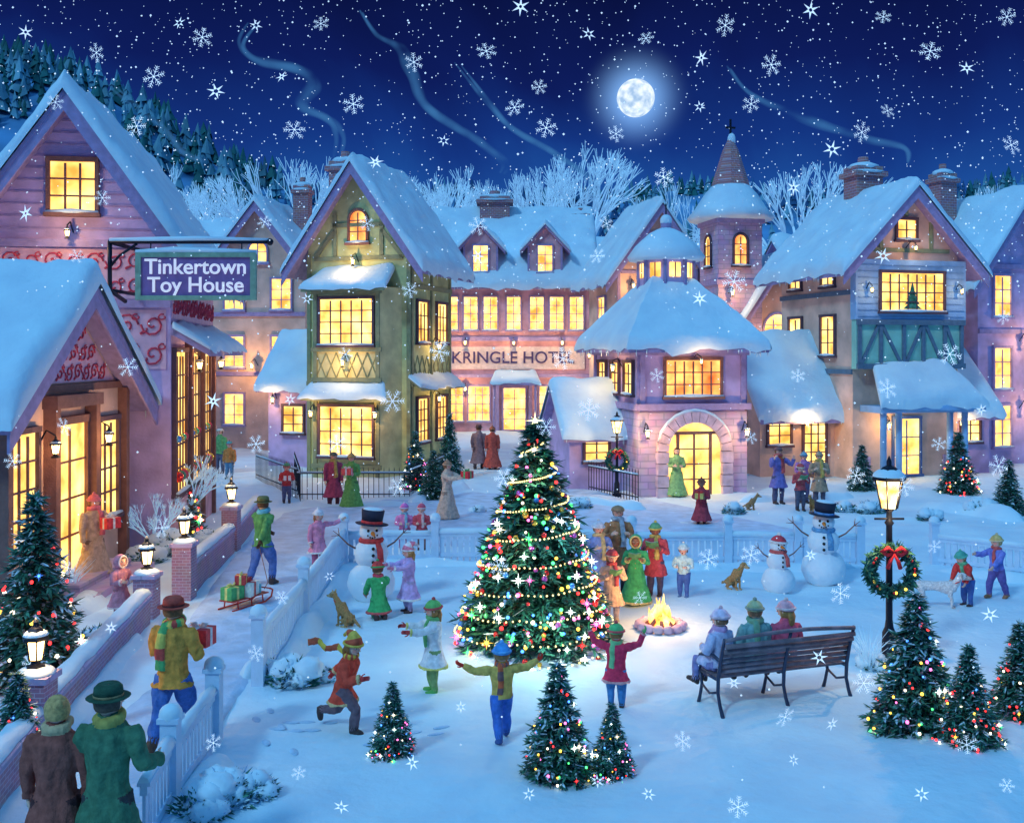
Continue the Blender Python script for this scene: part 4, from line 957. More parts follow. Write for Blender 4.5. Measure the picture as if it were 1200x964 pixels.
snowslab(gh,[(2.75,-.1,3.3),(2.75,4.3,3.3),(2.2,4.3,3.7),(2.2,-.1,3.7)],.18,wood=TRIMG,wt=.1)
chimney(gh,-1.9,2.6,1.1,8.5,12.3)
fill_lantern(gh,Fb,1.4,4.15,55); fill_lantern(gh,Fg,2.2,8.05,60,.5); fill_lantern(gh,Fr2,2.1,4.8,45); fill_lantern(gh,Fb,.05,2.2,50); fill_lantern(gh,Fb,2.75,2.2,50); fill_lantern(gh,Fr2,2.1,2.7,40)
block(gh,-3.6,1.3,2.4,3,3.7,5.3,'x',LILAC,o=.5,of=.3,t=.35); win(gh,front(-4.8,1.3),1.2,1.4,.9,1.1,2,3,WOODD); fill_lantern(gh,front(-4.8,1.3),.4,2.6,45)
gh.fin()
# --- hotel
ho=B('kringle_hotel',.1,62,0)
block(ho,0,0,9.4,8,9.3,13.6,'x',PINK,o=.6,of=.4,t=.45)
Fh=front(-4.7,0)
for u in (2.7,6.6):
    cx=-4.7+u; V=[(cx-1.05,-.05,9.2),(cx+1.05,-.05,9.2),(cx+1.05,-.05,11.2),(cx,-.05,12.3),(cx-1.05,-.05,11.2)]; V+=[(a,3.6,c) for a,_,c in V]
    ho.g('dormers').add(V,[(0,1,2,3,4),(1,6,7,2),(0,4,9,5),(2,7,8,3),(3,8,9,4)],PINK)
    snowslab(ho,[(cx-1.5,3.4,10.8),(cx-1.5,-.4,10.8),(cx,-.4,12.4),(cx,3.4,12.4)],.35,wood=TRIM); snowslab(ho,[(cx+1.5,-.4,10.8),(cx+1.5,3.4,10.8),(cx,3.4,12.4),(cx,-.4,12.4)],.35,wood=TRIM)
    for s in (-1,1): beam(ho,(cx,-.05,1,0,0,-1),(s*1.0,9.3),(s*1.0,11.2),.12,TRIM)
    win(ho,(cx,-.05,1,0,0,-1),0,9.6,.85,1.6,2,3,TRIM)
for u in (.9,2.1,3.3,4.7,6.1,7.3,8.5): win(ho,Fh,u,6.1,.8,2.0,2,4,TRIM)
for z,hh in ((5.45,.25),(3.25,.2),(8.75,.35)): wbox(ho.g('cornice'),Fh,-.1,9.5,z,z+hh,0,.25,TRIM)
wbox(ho.g('sign_band'),Fh,.4,9.0,3.75,5.1,0,.08,M('hotel_sign_band',(.74,.62,.58)))
textobj('KRINGLE HOTEL',1.0,(-.05,-.12,4.42),(math.pi/2,0,0),M('hotel_letters',(.08,.06,.18)),ho.e,'lettering',.02,.008)
for u in (1.0,2.6,6.9,8.4): win(ho,Fh,u,.6,1.25,2.1,3,4,TRIM)
for u in (0,3.6,5.6,9.2): wbox(ho.g('cornice'),Fh,u,u+.22,-.1,3.25,0,.2,TRIM)
win(ho,Fh,4.75,.1,1.3,2.5,2,4,TRIM,sill=False)
snowslab(ho,[(-1.3,-1.6,2.9),(1.5,-1.6,2.9),(1.3,-.1,3.4),(-1.1,-.1,3.4)],.25,wood=TRIM)
for x in (-1.15,1.3): ho.g('cornice').tube([(x,-1.45,-.1),(x,-1.45,2.9)],.08,TRIM,8)
for u in (1.8,4.7,7.6): fill_lantern(ho,Fh,u,5.15,80,.9)
for u in (1.8,7.7): fill_lantern(ho,Fh,u,2.4,110,.8)
chimney(ho,-1.2,4,1.9,12.5,14.3); chimney(ho,4.3,4,1.2,10,13.2)
ho.fin()
# --- house right of hotel
h5=B('gabled_house',7.4,52,15)
block(h5,0,0,4.4,4.2,9.2,12.2,'y',PEACH,o=.8,of=.6,t=.4); F5=front(-2.2,0)
win(h5,F5,2.0,9.1,1.3,1.3,3,3,TRIM); win(h5,F5,2.0,5.6,1.6,1.8,3,4,TRIM); win(h5,left(-2.2,4.2),2.1,6,1,1.6,2,3,TRIM); win(h5,left(-2.2,4.2),2.1,1.5,1.6,1.8,3,3,TRIM)
for p,q in (((.2,8.8),(4.2,8.8)),((.08,0),(.08,9)),((4.3,0),(4.3,9)),((1,10.8),(3.4,10.8))): beam(h5,F5,p,q,.16,TRIM)
fill_lantern(h5,F5,.7,7.9,70,.5); fill_lantern(h5,left(-2.2,4.2),1.0,4.4,60)
h5.fin()
# --- church
chh=B('church',10.7,48,12)
m=chh.g('tower'); m.box(-1.1,1.1,0,2.2,-.3,11.2,STONE)
for z in (7.9,10.8): m.box(-1.2,1.2,-.1,2.3,z,z+.25,TRIM)
Ft=front(-1.1,0); win(chh,Ft,1.1,8.8,.7,1.5,2,3,WOODD,arch=True,pane=PANER); win(chh,left(-1.1,2.2),1.1,8.8,.7,1.5,2,3,WOODD,arch=True)
chh.g('roof_snow').lathe([(1.95,11.0),(2.05,11.2),(1.7,11.6),(1.25,12.3),(.9,12.7),(.6,12.8)],0,1.1,8,SNOW,True,rot=math.pi/8)
chh.g('spire').lathe([(.95,12.5),(.85,12.9),(.38,14.4),(.05,15.1)],0,1.1,8,BRICK,False,rot=math.pi/8)
chh.g('roof_snow').ball((.05,1.1,14.9),(.2,.2,.35),SNOW,10,8)
c=chh.g('cross'); c.box(-.04,.04,1.06,1.14,14.9,15.9,IRON); c.box(-.24,.24,1.063,1.137,15.45,15.54,IRON)
block(chh,2.0,.2,4.4,6,5.8,9.0,'y',PEACH,o=.6,of=.5,t=.4); Fc=front(-.2,.2)
win(chh,Fc,2.2,4.3,1.5,2.3,3,4,TRIM,arch=True); win(chh,Fc,2.2,1.0,1.2,2.2,2,3,TRIM)
win(chh,left(-1.1,2.2),1.1,5.0,.8,1.8,2,3,TRIM,arch=True)
fill_lantern(chh,Fc,1.0,5.0,80,.6); fill_lantern(chh,Ft,.5,7.3,70,.5)
chh.fin()
# --- purple arched building
pb=B('arched_market_hall',6.0,34,12)
w,d,he=3.7,5.,4.95
pb.g('walls').box(-w/2,w/2,0,d,-.3,he,LILAC); Fq=front(-w/2,0); Fql=left(-w/2,d)
pb.g('ground_floor').box(-w/2-.06,w/2+.06,-.06,d+.06,-.3,2.75,STONE)
for Fx,L in ((Fq,w),(Fql,d),(right(w/2,0),d)):
    wbox(pb.g('timber'),Fx,-.15,L+.15,2.8,3.02,0,.18,TRIM); wbox(pb.g('timber'),Fx,-.1,L+.1,4.62,4.85,0,.13,TRIM)
    for u in (0,L-.16): wbox(pb.g('timber'),Fx,u,u+.16,3.02,4.62,0,.09,TRIM)
win(pb,Fq,w/2,3.25,1.9,1.2,6,3,WOODB,pane=PANER)
for u in (1.0,2.5,4.0): win(pb,Fql,u,3.3,.85,1.05,2,3,WOODD)
win(pb,Fql,2.5,1.0,.9,1.2,2,3,WOODD)
ST2=M('arch_stone',(.66,.50,.60),var=.25,scale=3,bump=.5,bs=10)
ar=.95; zc2=1.45; Fqq=front(-w/2,-.06)
V=[wp(Fqq,w/2-ar,0,.03),wp(Fqq,w/2+ar,0,.03)]+[wp(Fqq,w/2+ar*math.cos(math.pi*i/14),zc2+ar*math.sin(math.pi*i/14),.03) for i in range(15)]
pb.g('door_recess').add(V,[tuple(range(len(V)))],PANE)
for i in range(13):
    a0=math.pi*(i+.04)/13; a1=math.pi*(i+.96)/13; rr_=(ar,ar+.36)
    V=[wp(Fqq,w/2+r*math.cos(a),zc2+r*math.sin(a),dd) for dd in (.0,.22) for r,a in ((rr_[0],a0),(rr_[1],a0),(rr_[1],a1),(rr_[0],a1))]
    pb.g('arch').add(V,[(0,1,2,3),(4,7,6,5),(0,4,5,1),(1,5,6,2),(2,6,7,3),(3,7,4,0)],ST2)
for s in (-1,1):
    for k in range(4): 
        z=-.1+k*.39; c=w/2+s*(ar+.18); wbox(pb.g('arch'),Fqq,c-.18-.02*(k%2),c+.18+.02*(k%2),z,z+.36,0,.22,ST2)
wbox(pb.g('door'),Fqq,w/2-.62,w/2-.52,0,2.0,.03,.09,WOODB); wbox(pb.g('door'),Fqq,w/2+.52,w/2+.62,0,2.0,.03,.09,WOODB); wbox(pb.g('door'),Fqq,w/2-.78,w/2+.78,2.0,2.1,.03,.1,WOODB)
wbox(pb.g('door'),Fqq,w/2-.03,w/2+.03,0,2.0,.03,.08,WOODB)
for z in (.5,1.0,1.5): wbox(pb.g('door'),Fqq,w/2-.52,w/2+.52,z,z+.04,.032,.07,WOODB)
pts=[wp(Fqq,w/2+(ar+.38)*math.cos(math.pi*i/12),zc2+(ar+.4)*math.sin(math.pi*i/12),.12) for i in range(1,12)]
pb.g('roof_snow').tube(pts,[.02]+[.06]*9+[.02],SNOW,6)
fill_lantern(pb,Fqq,.12,1.9,55,.4); fill_lantern(pb,Fqq,w-.12,1.9,55,.4); fill_lantern(pb,Fq,w/2,4.3,32,.75,.5); fill_lantern(pb,Fql,3.2,4.0,35)
o=.6; zt=7.0; xa=.7
C=[(-w/2-o,-o,he-.15),(w/2+o,-o,he-.15),(w/2+o,d+o,he-.15),(-w/2-o,d+o,he-.15)]
Tt=[(-xa,d/2-xa,zt),(xa,d/2-xa,zt),(xa,d/2+xa,zt),(-xa,d/2+xa,zt)]
for i in range(4):
    j=(i+1)%4; snowslab(pb,[C[i],C[j],Tt[j],Tt[i]],.3,rnd=(1,0,0),wood=TRIM)
    icicles(pb,C[i],C[j],16,.3)
pb.g('cupola').lathe([(.95,6.6),(.95,8.0)],0,d/2,8,LILAC,rot=math.pi/8)
for k in range(8):
    a=math.pi/8+k*math.pi/4; x,y=.97*math.cos(a),d/2+.97*math.sin(a); pb.g('cupola').tube([(x,y,6.9),(x,y,8.05)],.07,TRIM,6)
    a2=k*math.pi/4; nx_,ny_=math.cos(a2),math.sin(a2); ap=.95*math.cos(math.pi/8)
    Fk=(nx_*ap,d/2+ny_*ap,-ny_,nx_,nx_,ny_); wbox(pb.g('window_panes'),Fk,-.2,.2,7.35,7.85,.005,.03,PANE); wbox(pb.g('cupola'),Fk,-.02,.02,7.35,7.85,.03,.05,WOODB)
pb.g('roof_snow').lathe([(1.3,7.95),(1.38,8.1),(1.1,8.5),(.6,8.95),(.3,9.1),(.15,9.15)],0,d/2,8,SNOW,True,rot=math.pi/8)
pb.g('cupola').tube([(0,d/2,9.1),(0,d/2,9.3)],.2,TRIM,8); pb.g('roof_snow').ball((0,d/2,9.4),.22,SNOW,10,8); pb.g('cupola').tube([(0,d/2,9.5),(0,d/2,10)],.025,IRON,6)
block(pb,-w/2-1.0,1.6,1.9,2.8,2.2,3.5,'x',LILAC,o=.45,of=.3,t=.3); win(pb,front(-w/2-1.95,1.6),.95,1.0,.8,.9,2,3,WOODD)
pb.fin()
# --- tudor
tu=B('tudor_house',15.0,39,15)
w=4.6
block(tu,0,0,w,5.2,8.5,10.9,'y',PEACH,o=.85,of=.75,t=.4); Fu=front(-w/2,0); Ful=left(-w/2,5.2)
tu.g('jetty').box(-w/2-.1,w/2+.1,-.35,0,5.95,8.2,BLUE); tu.g('jetty').box(-w/2-.05,w/2+.05,-.3,0,4.1,5.945,GREEN)
Fj=front(-w/2,-.35); Fj2=front(-w/2,-.3)
win(tu,Fj,w/2,6.25,2.7,1.45,7,4,WOODD)
for k in range(5):
    z=6.35+k*.18; r=.42-.08*k; V=[wp(Fj,w/2-r,z,.045),wp(Fj,w/2+r,z,.045),wp(Fj,w/2,z+.34,.045)]
    tu.g('window_tree').add(V,[(0,1,2)],FOL)
siding(tu,Fj,0,w,6.05,8.1,M('siding_line',(.2,.36,.55)),.24)
TD=M('tudor_timber',(.12,.20,.28),bump=.4)
for z in (4.1,5.75): wbox(tu.g('timber'),Fj2,-.05,w+.05,z,z+.2,0,.12,TD)
for u in (0,.9,1.9,2.75,3.7,4.45): beam(tu,Fj2,(u+.07,4.2),(u+.07,5.8),.14,TD,.08)
for a,b_ in ((.1,.9),(2.0,2.8)): beam(tu,Fj2,(a,4.2),(b_,5.8),.12,TD,.07)
for a,b_ in ((1.9,1.0),(3.7,2.9),(4.5,3.8)): beam(tu,Fj2,(a,4.2),(b_,5.8),.12,TD,.07)
win(tu,Fu,w/2,9.0,.8,.75,2,2,WOODD)
for p,q in (((.4,8.6),(4.2,8.6)),((2.3,9.9),(2.3,10.9)),((1.2,8.6),(1.2,9.7)),((3.4,8.6),(3.4,9.7))): beam(tu,Fu,p,q,.15,TRIMG)
for z in (3.9,6.9): wbox(tu.g('timber'),Ful,0,5.2,z,z+.18,0,.09,TD)
for u in (1.2,3.6): win(tu,Ful,u,7.3,.8,.8,2,2,WOODD); win(tu,Ful,u,4.6,.9,1.5,2,3,WOODD)
win(tu,Fu,w/2,.1,1.1,2.1,2,3,M('blue_door',(.08,.16,.4)),sill=False)
for u in (.55,1.2,w-1.2,w-.55): tu.g('portico').tube([wp(Fu,u,-.1,1.1),wp(Fu,u,2.5,1.1)],.12,BLUE,10)
wbox(tu.g('portico'),Fu,.3,w-.3,2.5,2.75,.02,1.3,BLUE)
snowslab(tu,[(-w/2+.1,-1.7,2.7),(w/2-.1,-1.7,2.7),(w/2-.7,-.35,4.0),(-w/2+.7,-.35,4.0)],.35,wood=BLUE)
for u in (.1,3.9): wbox(tu.g('timber'),Fu,u,u+.6,-.1,.8,.02,.1,STONE)
fill_lantern(tu,Fj,w-.35,6.9,22,.35,.6); fill_lantern(tu,Fj,.35,6.9,22,.35,.6); fill_lantern(tu,Fu,1.4,1.8,45,.25); fill_lantern(tu,Fu,w/2,8.5,30,.6,.6)
block(tu,w/2+1.0,.6,1.9,3.6,2.7,4.6,'x',LILAC,o=.5,of=.3,t=.35); win(tu,front(w/2+.05,.6),1.0,1.2,.8,1.0,2,3,WOODD); fill_lantern(tu,front(w/2+.05,.6),.35,1.8,35)
block(tu,-w/2-1.6,1.2,3.2,3.6,2.9,5.2,'x',PEACH,o=.6,of=.3,t=.35)
Fw=front(-w/2-3.2,1.2); win(tu,Fw,2.3,.2,.9,2.1,3,6,WOODD,sill=False); win(tu,Fw,.8,1.2,.9,1.1,2,3,WOODD); win(tu,left(-w/2-3.2,4.8),1.8,1.2,1.4,1.2,3,3,WOODD)
fill_lantern(tu,Fw,1.5,2.0,55,.45)
chimney(tu,.3,3.2,1.2,9.5,11.9); tu.fin()
# --- far right + background houses
fr=B('corner_house',21.3,43,22)
block(fr,0,0,4.6,6,8.3,11.2,'y',LILAC,o=.8,of=.6,t=.4); Fx=front(-2.3,0)
for u in (1.3,3.3):
    for z in (6.2,3.2,.8): win(fr,Fx,u,z,.9,1.7,2,3,TRIM)
for u in (1.5,4): 
    for z in (6,3): win(fr,left(-2.3,6),u,z,.9,1.6,2,3,TRIM)
for z in (5.5,8.2): wbox(fr.g('timber'),Fx,0,4.6,z,z+.2,0,.1,TRIM)
fill_lantern(fr,Fx,2.3,5.0,60,.5); fill_lantern(fr,Fx,2.3,2.2,50,.5)
chimney(fr,-1.2,3,.9,9.5,12.2); fr.fin()
def simple(name,x,y,a,w,d,he,hr,ridge,mat,lamp=1):
    b=B(name,x,y,a); block(b,0,0,w,d,he,hr,ridge,mat,o=.6,of=.5,t=.4); Fz=front(-w/2,0)
    n=max(2,int(w/1.9))
    for k in range(n):
        u=w*(k+.5)/n; z=1.2
        while z+1.7<he: win(b,Fz,u,z,.95,1.5,2,3,TRIM); z+=2.8
    for z in (3.6,6.5):
        if z<he: wbox(b.g('timber'),Fz,0,w,z,z+.2,0,.1,TRIM)
    if ridge=='y': win(b,Fz,w/2,he+.1,1.0,1.1,2,2,TRIM,arch=True)
    Fzz=right(w/2,0)
    for u in (1.5,3.8):
        if u<d-.5: win(b,Fzz,u,4.2,.9,1.4,2,3,TRIM); win(b,left(-w/2,d),u,4.2,.9,1.4,2,3,TRIM)
    if lamp: fill_lantern(b,Fz,w/2,3.9,130,.8)  # optional added lantern for facade fill
    chimney(b,w*.25,d*.5,.8,he,hr+.9); b.fin()
simple('townhouse',-12.4,50,-8,4.8,6,9.0,12.0,'y',PEACH)
simple('townhouse',-17.5,60,-5,6,6,9,12.5,'x',LILAC)
simple('townhouse',-9.5,66,0,6,6,9,12,'x',PINK,0)
simple('townhouse',13.2,58,15,5,6,8,10.8,'x',PINK,0)
simple('townhouse',18.5,56,18,5,6,8,11,'x',LILAC)
simple('townhouse',26,50,20,5,6,8,11,'y',PEACH,0)
simple('townhouse',-5,72,0,5,6,9,12,'y',LILAC,0)
simple('townhouse',8,70,0,6,6,10,12.6,'x',LILAC,0)
simple('townhouse',-19.5,40,20,6,6,8,11,'x',LILAC,0)
# ------------------------------------------------------------ chimney smoke
SMK=bpy.data.materials.new('smoke'); SMK.use_nodes=True; N=SMK.node_tree.nodes; L=SMK.node_tree.links
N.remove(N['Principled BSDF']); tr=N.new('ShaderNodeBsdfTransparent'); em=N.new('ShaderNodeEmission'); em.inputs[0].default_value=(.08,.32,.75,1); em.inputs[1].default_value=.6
mx=N.new('ShaderNodeMixShader'); lw=N.new('ShaderNodeLayerWeight'); lw.inputs[0].default_value=.5
mr=N.new('ShaderNodeMapRange'); mr.inputs[1].default_value=0; mr.inputs[2].default_value=.7; mr.inputs[3].default_value=1; mr.inputs[4].default_value=0
tcs=N.new('ShaderNodeTexCoord'); ns_=N.new('ShaderNodeTexNoise'); ns_.inputs['Scale'].default_value=.5; L.new(tcs.outputs['Object'],ns_.inputs['Vector'])
nr=N.new('ShaderNodeMapRange'); nr.inputs[1].default_value=.35; nr.inputs[2].default_value=.7; L.new(ns_.outputs['Fac'],nr.inputs[0])
p2=N.new('ShaderNodeMath'); p2.operation='POWER'; p2.inputs[1].default_value=2.0; m2=N.new('ShaderNodeMath'); m2.operation='MULTIPLY'; m3=N.new('ShaderNodeMath'); m3.operation='MULTIPLY'; m3.inputs[1].default_value=.42
L.new(lw.outputs['Facing'],mr.inputs[0]); L.new(mr.outputs[0],p2.inputs[0]); L.new(p2.outputs[0],m2.inputs[0]); L.new(nr.outputs[0],m2.inputs[1]); L.new(m2.outputs[0],m3.inputs[0])
L.new(m3.outputs[0],mx.inputs[0]); L.new(tr.outputs[0],mx.inputs[1]); L.new(em.outputs[0],mx.inputs[2]); L.new(mx.outputs[0],N['Material Output'].inputs[0]); nosample(SMK)
def smoke(D,pts,w):
    m=MB()
    for rep in (0,1):
        Q=[V3((px-600+rep*(4+3*math.sin(i*1.7)))/F*D,D+rep*.4,CAMH+(HY-py)/F*D) for i,(px,py) in enumerate(pts)]; PP=[]
        for i in range(len(Q)-1):
            a=Q[max(i-1,0)];b=Q[i];c=Q[i+1];d=Q[min(i+2,len(Q)-1)]
            for k in range(10):
                t=k/10; PP.append(.5*((2*b)+(c-a)*t+(2*a-5*b+4*c-d)*t*t+(3*b-a-3*c+d)*t**3))
        n=len(PP); m.tube(PP,[w*(.12+.9*math.sin(math.pi*min(1,(i/n)*.92+.06))*(1+.5*noise.noise(V3(i*.15,rep,D)))) for i in range(n)],SMK,14)
    m.obj('chimney_smoke')
smoke(44,[(391,186),(394,160),(384,140),(352,122),(364,98),(345,80),(300,70),(280,50),(292,25)],.26)
smoke(66,[(586,203),(588,190),(560,165),(500,125),(480,85),(465,55),(440,40),(420,10)],.36)
smoke(66,[(690,235),(690,212),(650,180),(600,150),(570,120),(530,70)],.26)
smoke(44,[(1064,190),(1058,172),(1010,160),(950,140),(880,110),(850,75)],.2)
smoke(58,[(262,205),(250,192),(215,180),(190,150),(150,120),(120,95)],.22)
# ------------------------------------------------------------ fences, walls, lanterns, lamps
def post(m,x,y,h,w=.17):
    z=gz(x,y); m.box(x-w/2,x+w/2,y-w/2,y+w/2,z-.2,z+h,WHITE); m.box(x-w*.65,x+w*.65,y-w*.65,y+w*.65,z+h,z+h+.05,WHITE)
    m.ball((x,y,z+h+.07),(w*.72,w*.72,.11),SNOW,12,8)
def fence(name,pts,h=.72,ph=.95,first=True):
    m=MB(); Q=[Vector(at(*p)) for p in pts]
    for i,p in enumerate(Q):
        if i or first: post(m,p.x,p.y,ph)
    for a,b in zip(Q,Q[1:]):
        L=(b-a).length; d=(b-a)/L; ang=math.atan2(d.y,d.x); z=(gz(*a)+gz(*b))/2
        X=Matrix.Translation((a.x,a.y,z))@Matrix.Rotation(ang,4,'Z')
        m.box(.09,L-.09,-.035,.035,.06,.14,WHITE,X); m.box(.09,L-.09,-.035,.035,h-.1,h-.02,WHITE,X); m.box(.09,L-.09,-.06,.06,h-.018,h+.015,WHITE,X)
        n=int(L/.15)
        for i in range(n): 
            u=.09+(L-.18)*(i+.5)/n; m.box(u-.05,u+.05,-.015,.015,-.1,h-.1,WHITE,X)
        k=max(3,int(L/.3)); m.tube([(.09+(L-.18)*i/k,0,h+.03+.015*noise.noise(V3(i*.9,a.x,0))) for i in range(k+1)],[.065+.03*noise.noise(V3(i*.7,a.y,1)) for i in range(k+1)],SNOW,8,X=X)
    m.obj(name)
fence('white_fence',[(165,1010),(200,945),(251,870)],h=.62,ph=.85,first=False)
fence('white_fence',[(303,803),(356,730),(403,658)],h=.68)
fence('white_fence',[(403,656),(510,655),(620,655),(740,655),(853,655),(935,657),(1008,659)],h=.6,ph=.9)
fence('white_fence',[(1095,658),(1210,672),(1330,690)],h=.6,ph=.9)
PB=brickmat('pillar_brick',(.44,.22,.28),(.34,.18,.26),(.5,.44,.54),scale=4.5)
def pillar(px,py,h,ls=1.):
    x,y=at(px,py); z=gz(x,y); m=MB(); w=.36
    m.box(x-w/2,x+w/2,y-w/2,y+w/2,z-.2,z+h,PB); m.box(x-w*.6,x+w*.6,y-w*.6,y+w*.6,z+h,z+h+.07,STONE)
    m.ball((x,y,z+h+.08),(w*.62,w*.62,.09),SNOW,14,8)
    m.obj('brick_pillar'); l=MB(); lantern(l,0,0,0,ls); lo=l.obj('lantern',(x,y,z+h+.13))
    plight('lantern_light',(.16,-.16,.25),10,(1,.58,.22),lo,.03); plight('lantern_light',(.0,.0,.62),16,(1,.58,.22),lo,.03)
    return x,y
pA=pillar(42,878,.80,1.15); pB_=pillar(172,722,.72,1.15); pC=pillar(216,702,1.0,1.15); pD=pillar(271,648,.95,1.15)
def lowwall(a,b,h=.42,w=.26):
    a=Vector(a);b=Vector(b); L=(b-a).length; ang=math.atan2((b-a).y,(b-a).x); z=(gz(*a)+gz(*b))/2
    X=Matrix.Translation((a.x,a.y,z))@Matrix.Rotation(ang,4,'Z'); m=MB()
    m.box(0,L,-w/2,w/2,-.2,h,PB,X); m.box(0,L,-w*.62,w*.62,h+.002,h+.07,STONE,X)
    k=max(4,int(L/.3)); m.tube([(L*i/k,0,h+.09) for i in range(k+1)],[.14+.04*noise.noise(V3(i*.8,a.x,0)) for i in range(k+1)],SNOW,8,ry=[.09]*(k+1),fx=(0,1,0),X=X)
    m.obj('garden_wall')
lowwall(at(-60,1010),at(38,885)); lowwall(at(48,868),at(167,730)); lowwall(at(216,702),at(268,652),.55); lowwall(at(274,645),at(300,612),.5)
def wreath(m,c,r,X=None,seed=1):
    rr=random.Random(seed); c=Vector(c)
    m.tube([c+V3(r*math.cos(t),0,r*math.sin(t)) for t in [2*math.pi*i/20 for i in range(20)]],r*.16,FOLD,8,loop=True,X=X)
    for i in range(900):
        a=rr.random()*6.283; b=rr.random()*6.283; q=r*.22
        p=c+V3((r+q*math.cos(b))*math.cos(a),q*math.sin(b)*.8,(r+q*math.cos(b))*math.sin(a))
        d=V3(rr.uniform(-1,1),rr.uniform(-1,.3),rr.uniform(-1,1)).normalized()*r*.3; w=d.orthogonal().normalized()*r*.08
        m.add([p-w,p+w,p+d],[(0,1,2)],FOL if rr.random()<.6 else FOLD,X=X)
    for i in range(18):
        a=rr.random()*6.283; m.ball(c+V3(r*math.cos(a),-r*.28,r*math.sin(a)),r*.07,[bau[0],bau[1],LC[1],bau[0]][i%4],6,5,X=X)
    red=cloth((.6,.03,.04),.5)
    for s in (-1,1):
        m.tube([c+V3(0,-r*.35,r*.9),c+V3(s*.3*r,-r*.45,r*1.12),c+V3(s*.55*r,-r*.4,r*.95),c+V3(s*.3*r,-r*.38,r*.78),c+V3(0,-r*.35,r*.9)],[.05*r,.12*r,.14*r,.1*r,.05*r],red,6,X=X)
        m.tube([c+V3(0,-r*.35,r*.88),c+V3(s*.18*r,-r*.4,r*.5),c+V3(s*.3*r,-r*.36,r*.15)],[.05*r,.09*r,.1*r],red,6,X=X)
def lamp(px,py,h,wz,wr,en):
    x,y=at(px,py); z=gz(x,y); e=empty('street_lamp',(x,y,z)); q=h/3.05
    m=MB(); m.lathe([(.16*q,-.1),(.16*q,.12*q),(.11*q,.16*q),(.10*q,.5*q),(.065*q,.58*q),(.05*q,.7*q),(.045*q,2.1*q),(.07*q,2.14*q),(.045*q,2.18*q),(.04*q,2.3*q),(.09*q,2.36*q)],0,0,14,IRON,True)
    m.tube([(-.22*q,0,2.2*q),(.22*q,0,2.2*q)],.018*q,IRON,6); m.obj('post',parent=e)
    m=MB(); m.lathe([(.11*q,2.36*q),(.2*q,2.78*q)],0,0,6,glowmat('lamp_glass_glow',(1,.5,.12),(1,.8,.4),2.0,6.0,5))
    m.obj('lamp_glass',parent=e); m=MB()
    for k in range(6):
        a=k*math.pi/3; m.tube([(.12*q*math.cos(a),.12*q*math.sin(a),2.35*q),(.212*q*math.cos(a),.212*q*math.sin(a),2.8*q)],.013*q,IRON,5)
    m.lathe([(.26*q,2.78*q),(.25*q,2.82*q),(.1*q,2.97*q),(.04*q,3.0*q),(.04*q,3.06*q),(.005,3.14*q)],0,0,6,IRON); m.obj('lamp_housing',parent=e)
    m=MB(); m.ball((0,0,2.83*q),(.24*q,.24*q,.13*q),SNOW,14,8,keep=lambda d:d.z>-.1); m.obj('snow_cap',parent=e)
    plight('lamp_light',(0,-.32*q,2.55*q),en,(1,.60,.25),e,.04)
    m=MB(); wreath(m,(0,-.08,wz),wr); m.obj('wreath',parent=e)
lamp(1042,778,3.06,1.45,.32,95)
lamp(723,583,2.7,1.2,.3,80)
def railing(a,b,h=.95):
    a=Vector(at(*a));b=Vector(at(*b)); L=(b-a).length; X=Matrix.Translation((a.x,a.y,gz(*a)))@Matrix.Rotation(math.atan2((b-a).y,(b-a).x),4,'Z'); m=MB()
    m.tube([(0,0,.15),(L,0,.15)],.02,IRON,5,X=X); m.tube([(0,0,h-.12),(L,0,h-.12)],.02,IRON,5,X=X)
    n=int(L/.16)
    for i in range(n+1): m.tube([(L*i/n,0,-.1),(L*i/n,0,h),(L*i/n,0,h+.08)],[.013,.013,.003],IRON,4,X=X)
    m.tube([(0,0,h-.08),(L,0,h-.08)],.03,SNOW,5,X=X); m.obj('iron_railing')
railing((300,562),(348,582)); railing((348,582),(480,582)); railing((690,577),(748,590)); railing((345,560),(352,585)); railing((480,582),(520,562))
# sled with gifts
sx,sy=at(287,712)
sl=empty('sled',(sx,sy,gz(sx,sy)+.03),math.radians(62)); m=MB(); RW=M('sled_red',(.6,.06,.04),rough=.4)
for s in (-1,1):
    m.tube([(-.5,s*.17,.02),(.35,s*.17,.02),(.52,s*.17,.08),(.56,s*.17,.2),(.48,s*.17,.24)],.018,RW,6)
    for u in (-.35,0,.3): m.tube([(u,s*.17,.02),(u,s*.15,.16)],.014,RW,5)
for k in range(4): m.box(-.48,.45,-.17+k*.09,-.1+k*.09,.16,.18,RW)
m.tube([(.48,-.17,.24),(.48,.17,.24)],.014,RW,6); m.obj('sled_frame',parent=sl)
for i,(u,v,c1,c2,s) in enumerate([(-.3,.02,(.08,.35,.12),(.7,.6,.2),1.1),(.05,-.02,(.7,.65,.55),(.5,.06,.06),1.2),(-.1,0,(.5,.06,.06),(.7,.6,.2),.8),(.3,.03,(.15,.4,.45),(.7,.7,.7),.8)]):
    g=giftmesh(cloth(c1,.5),cloth(c2,.5)); o=g.obj('gift_%d'%(i+1),(u,v,.185 if i!=2 else .42),.3*i,sl,s)
m=MB(); hp=Vector(at(308,688)); 
Xi=(Matrix.Translation(sl.location)@Matrix.Rotation(math.radians(62),4,'Z')).inverted()
m.tube([(.52,0,.2),(.62,.0,.3),tuple(Xi@V3(hp.x-.05,hp.y-.1,.85))],.008,WOODB,5); m.obj('rope',parent=sl)
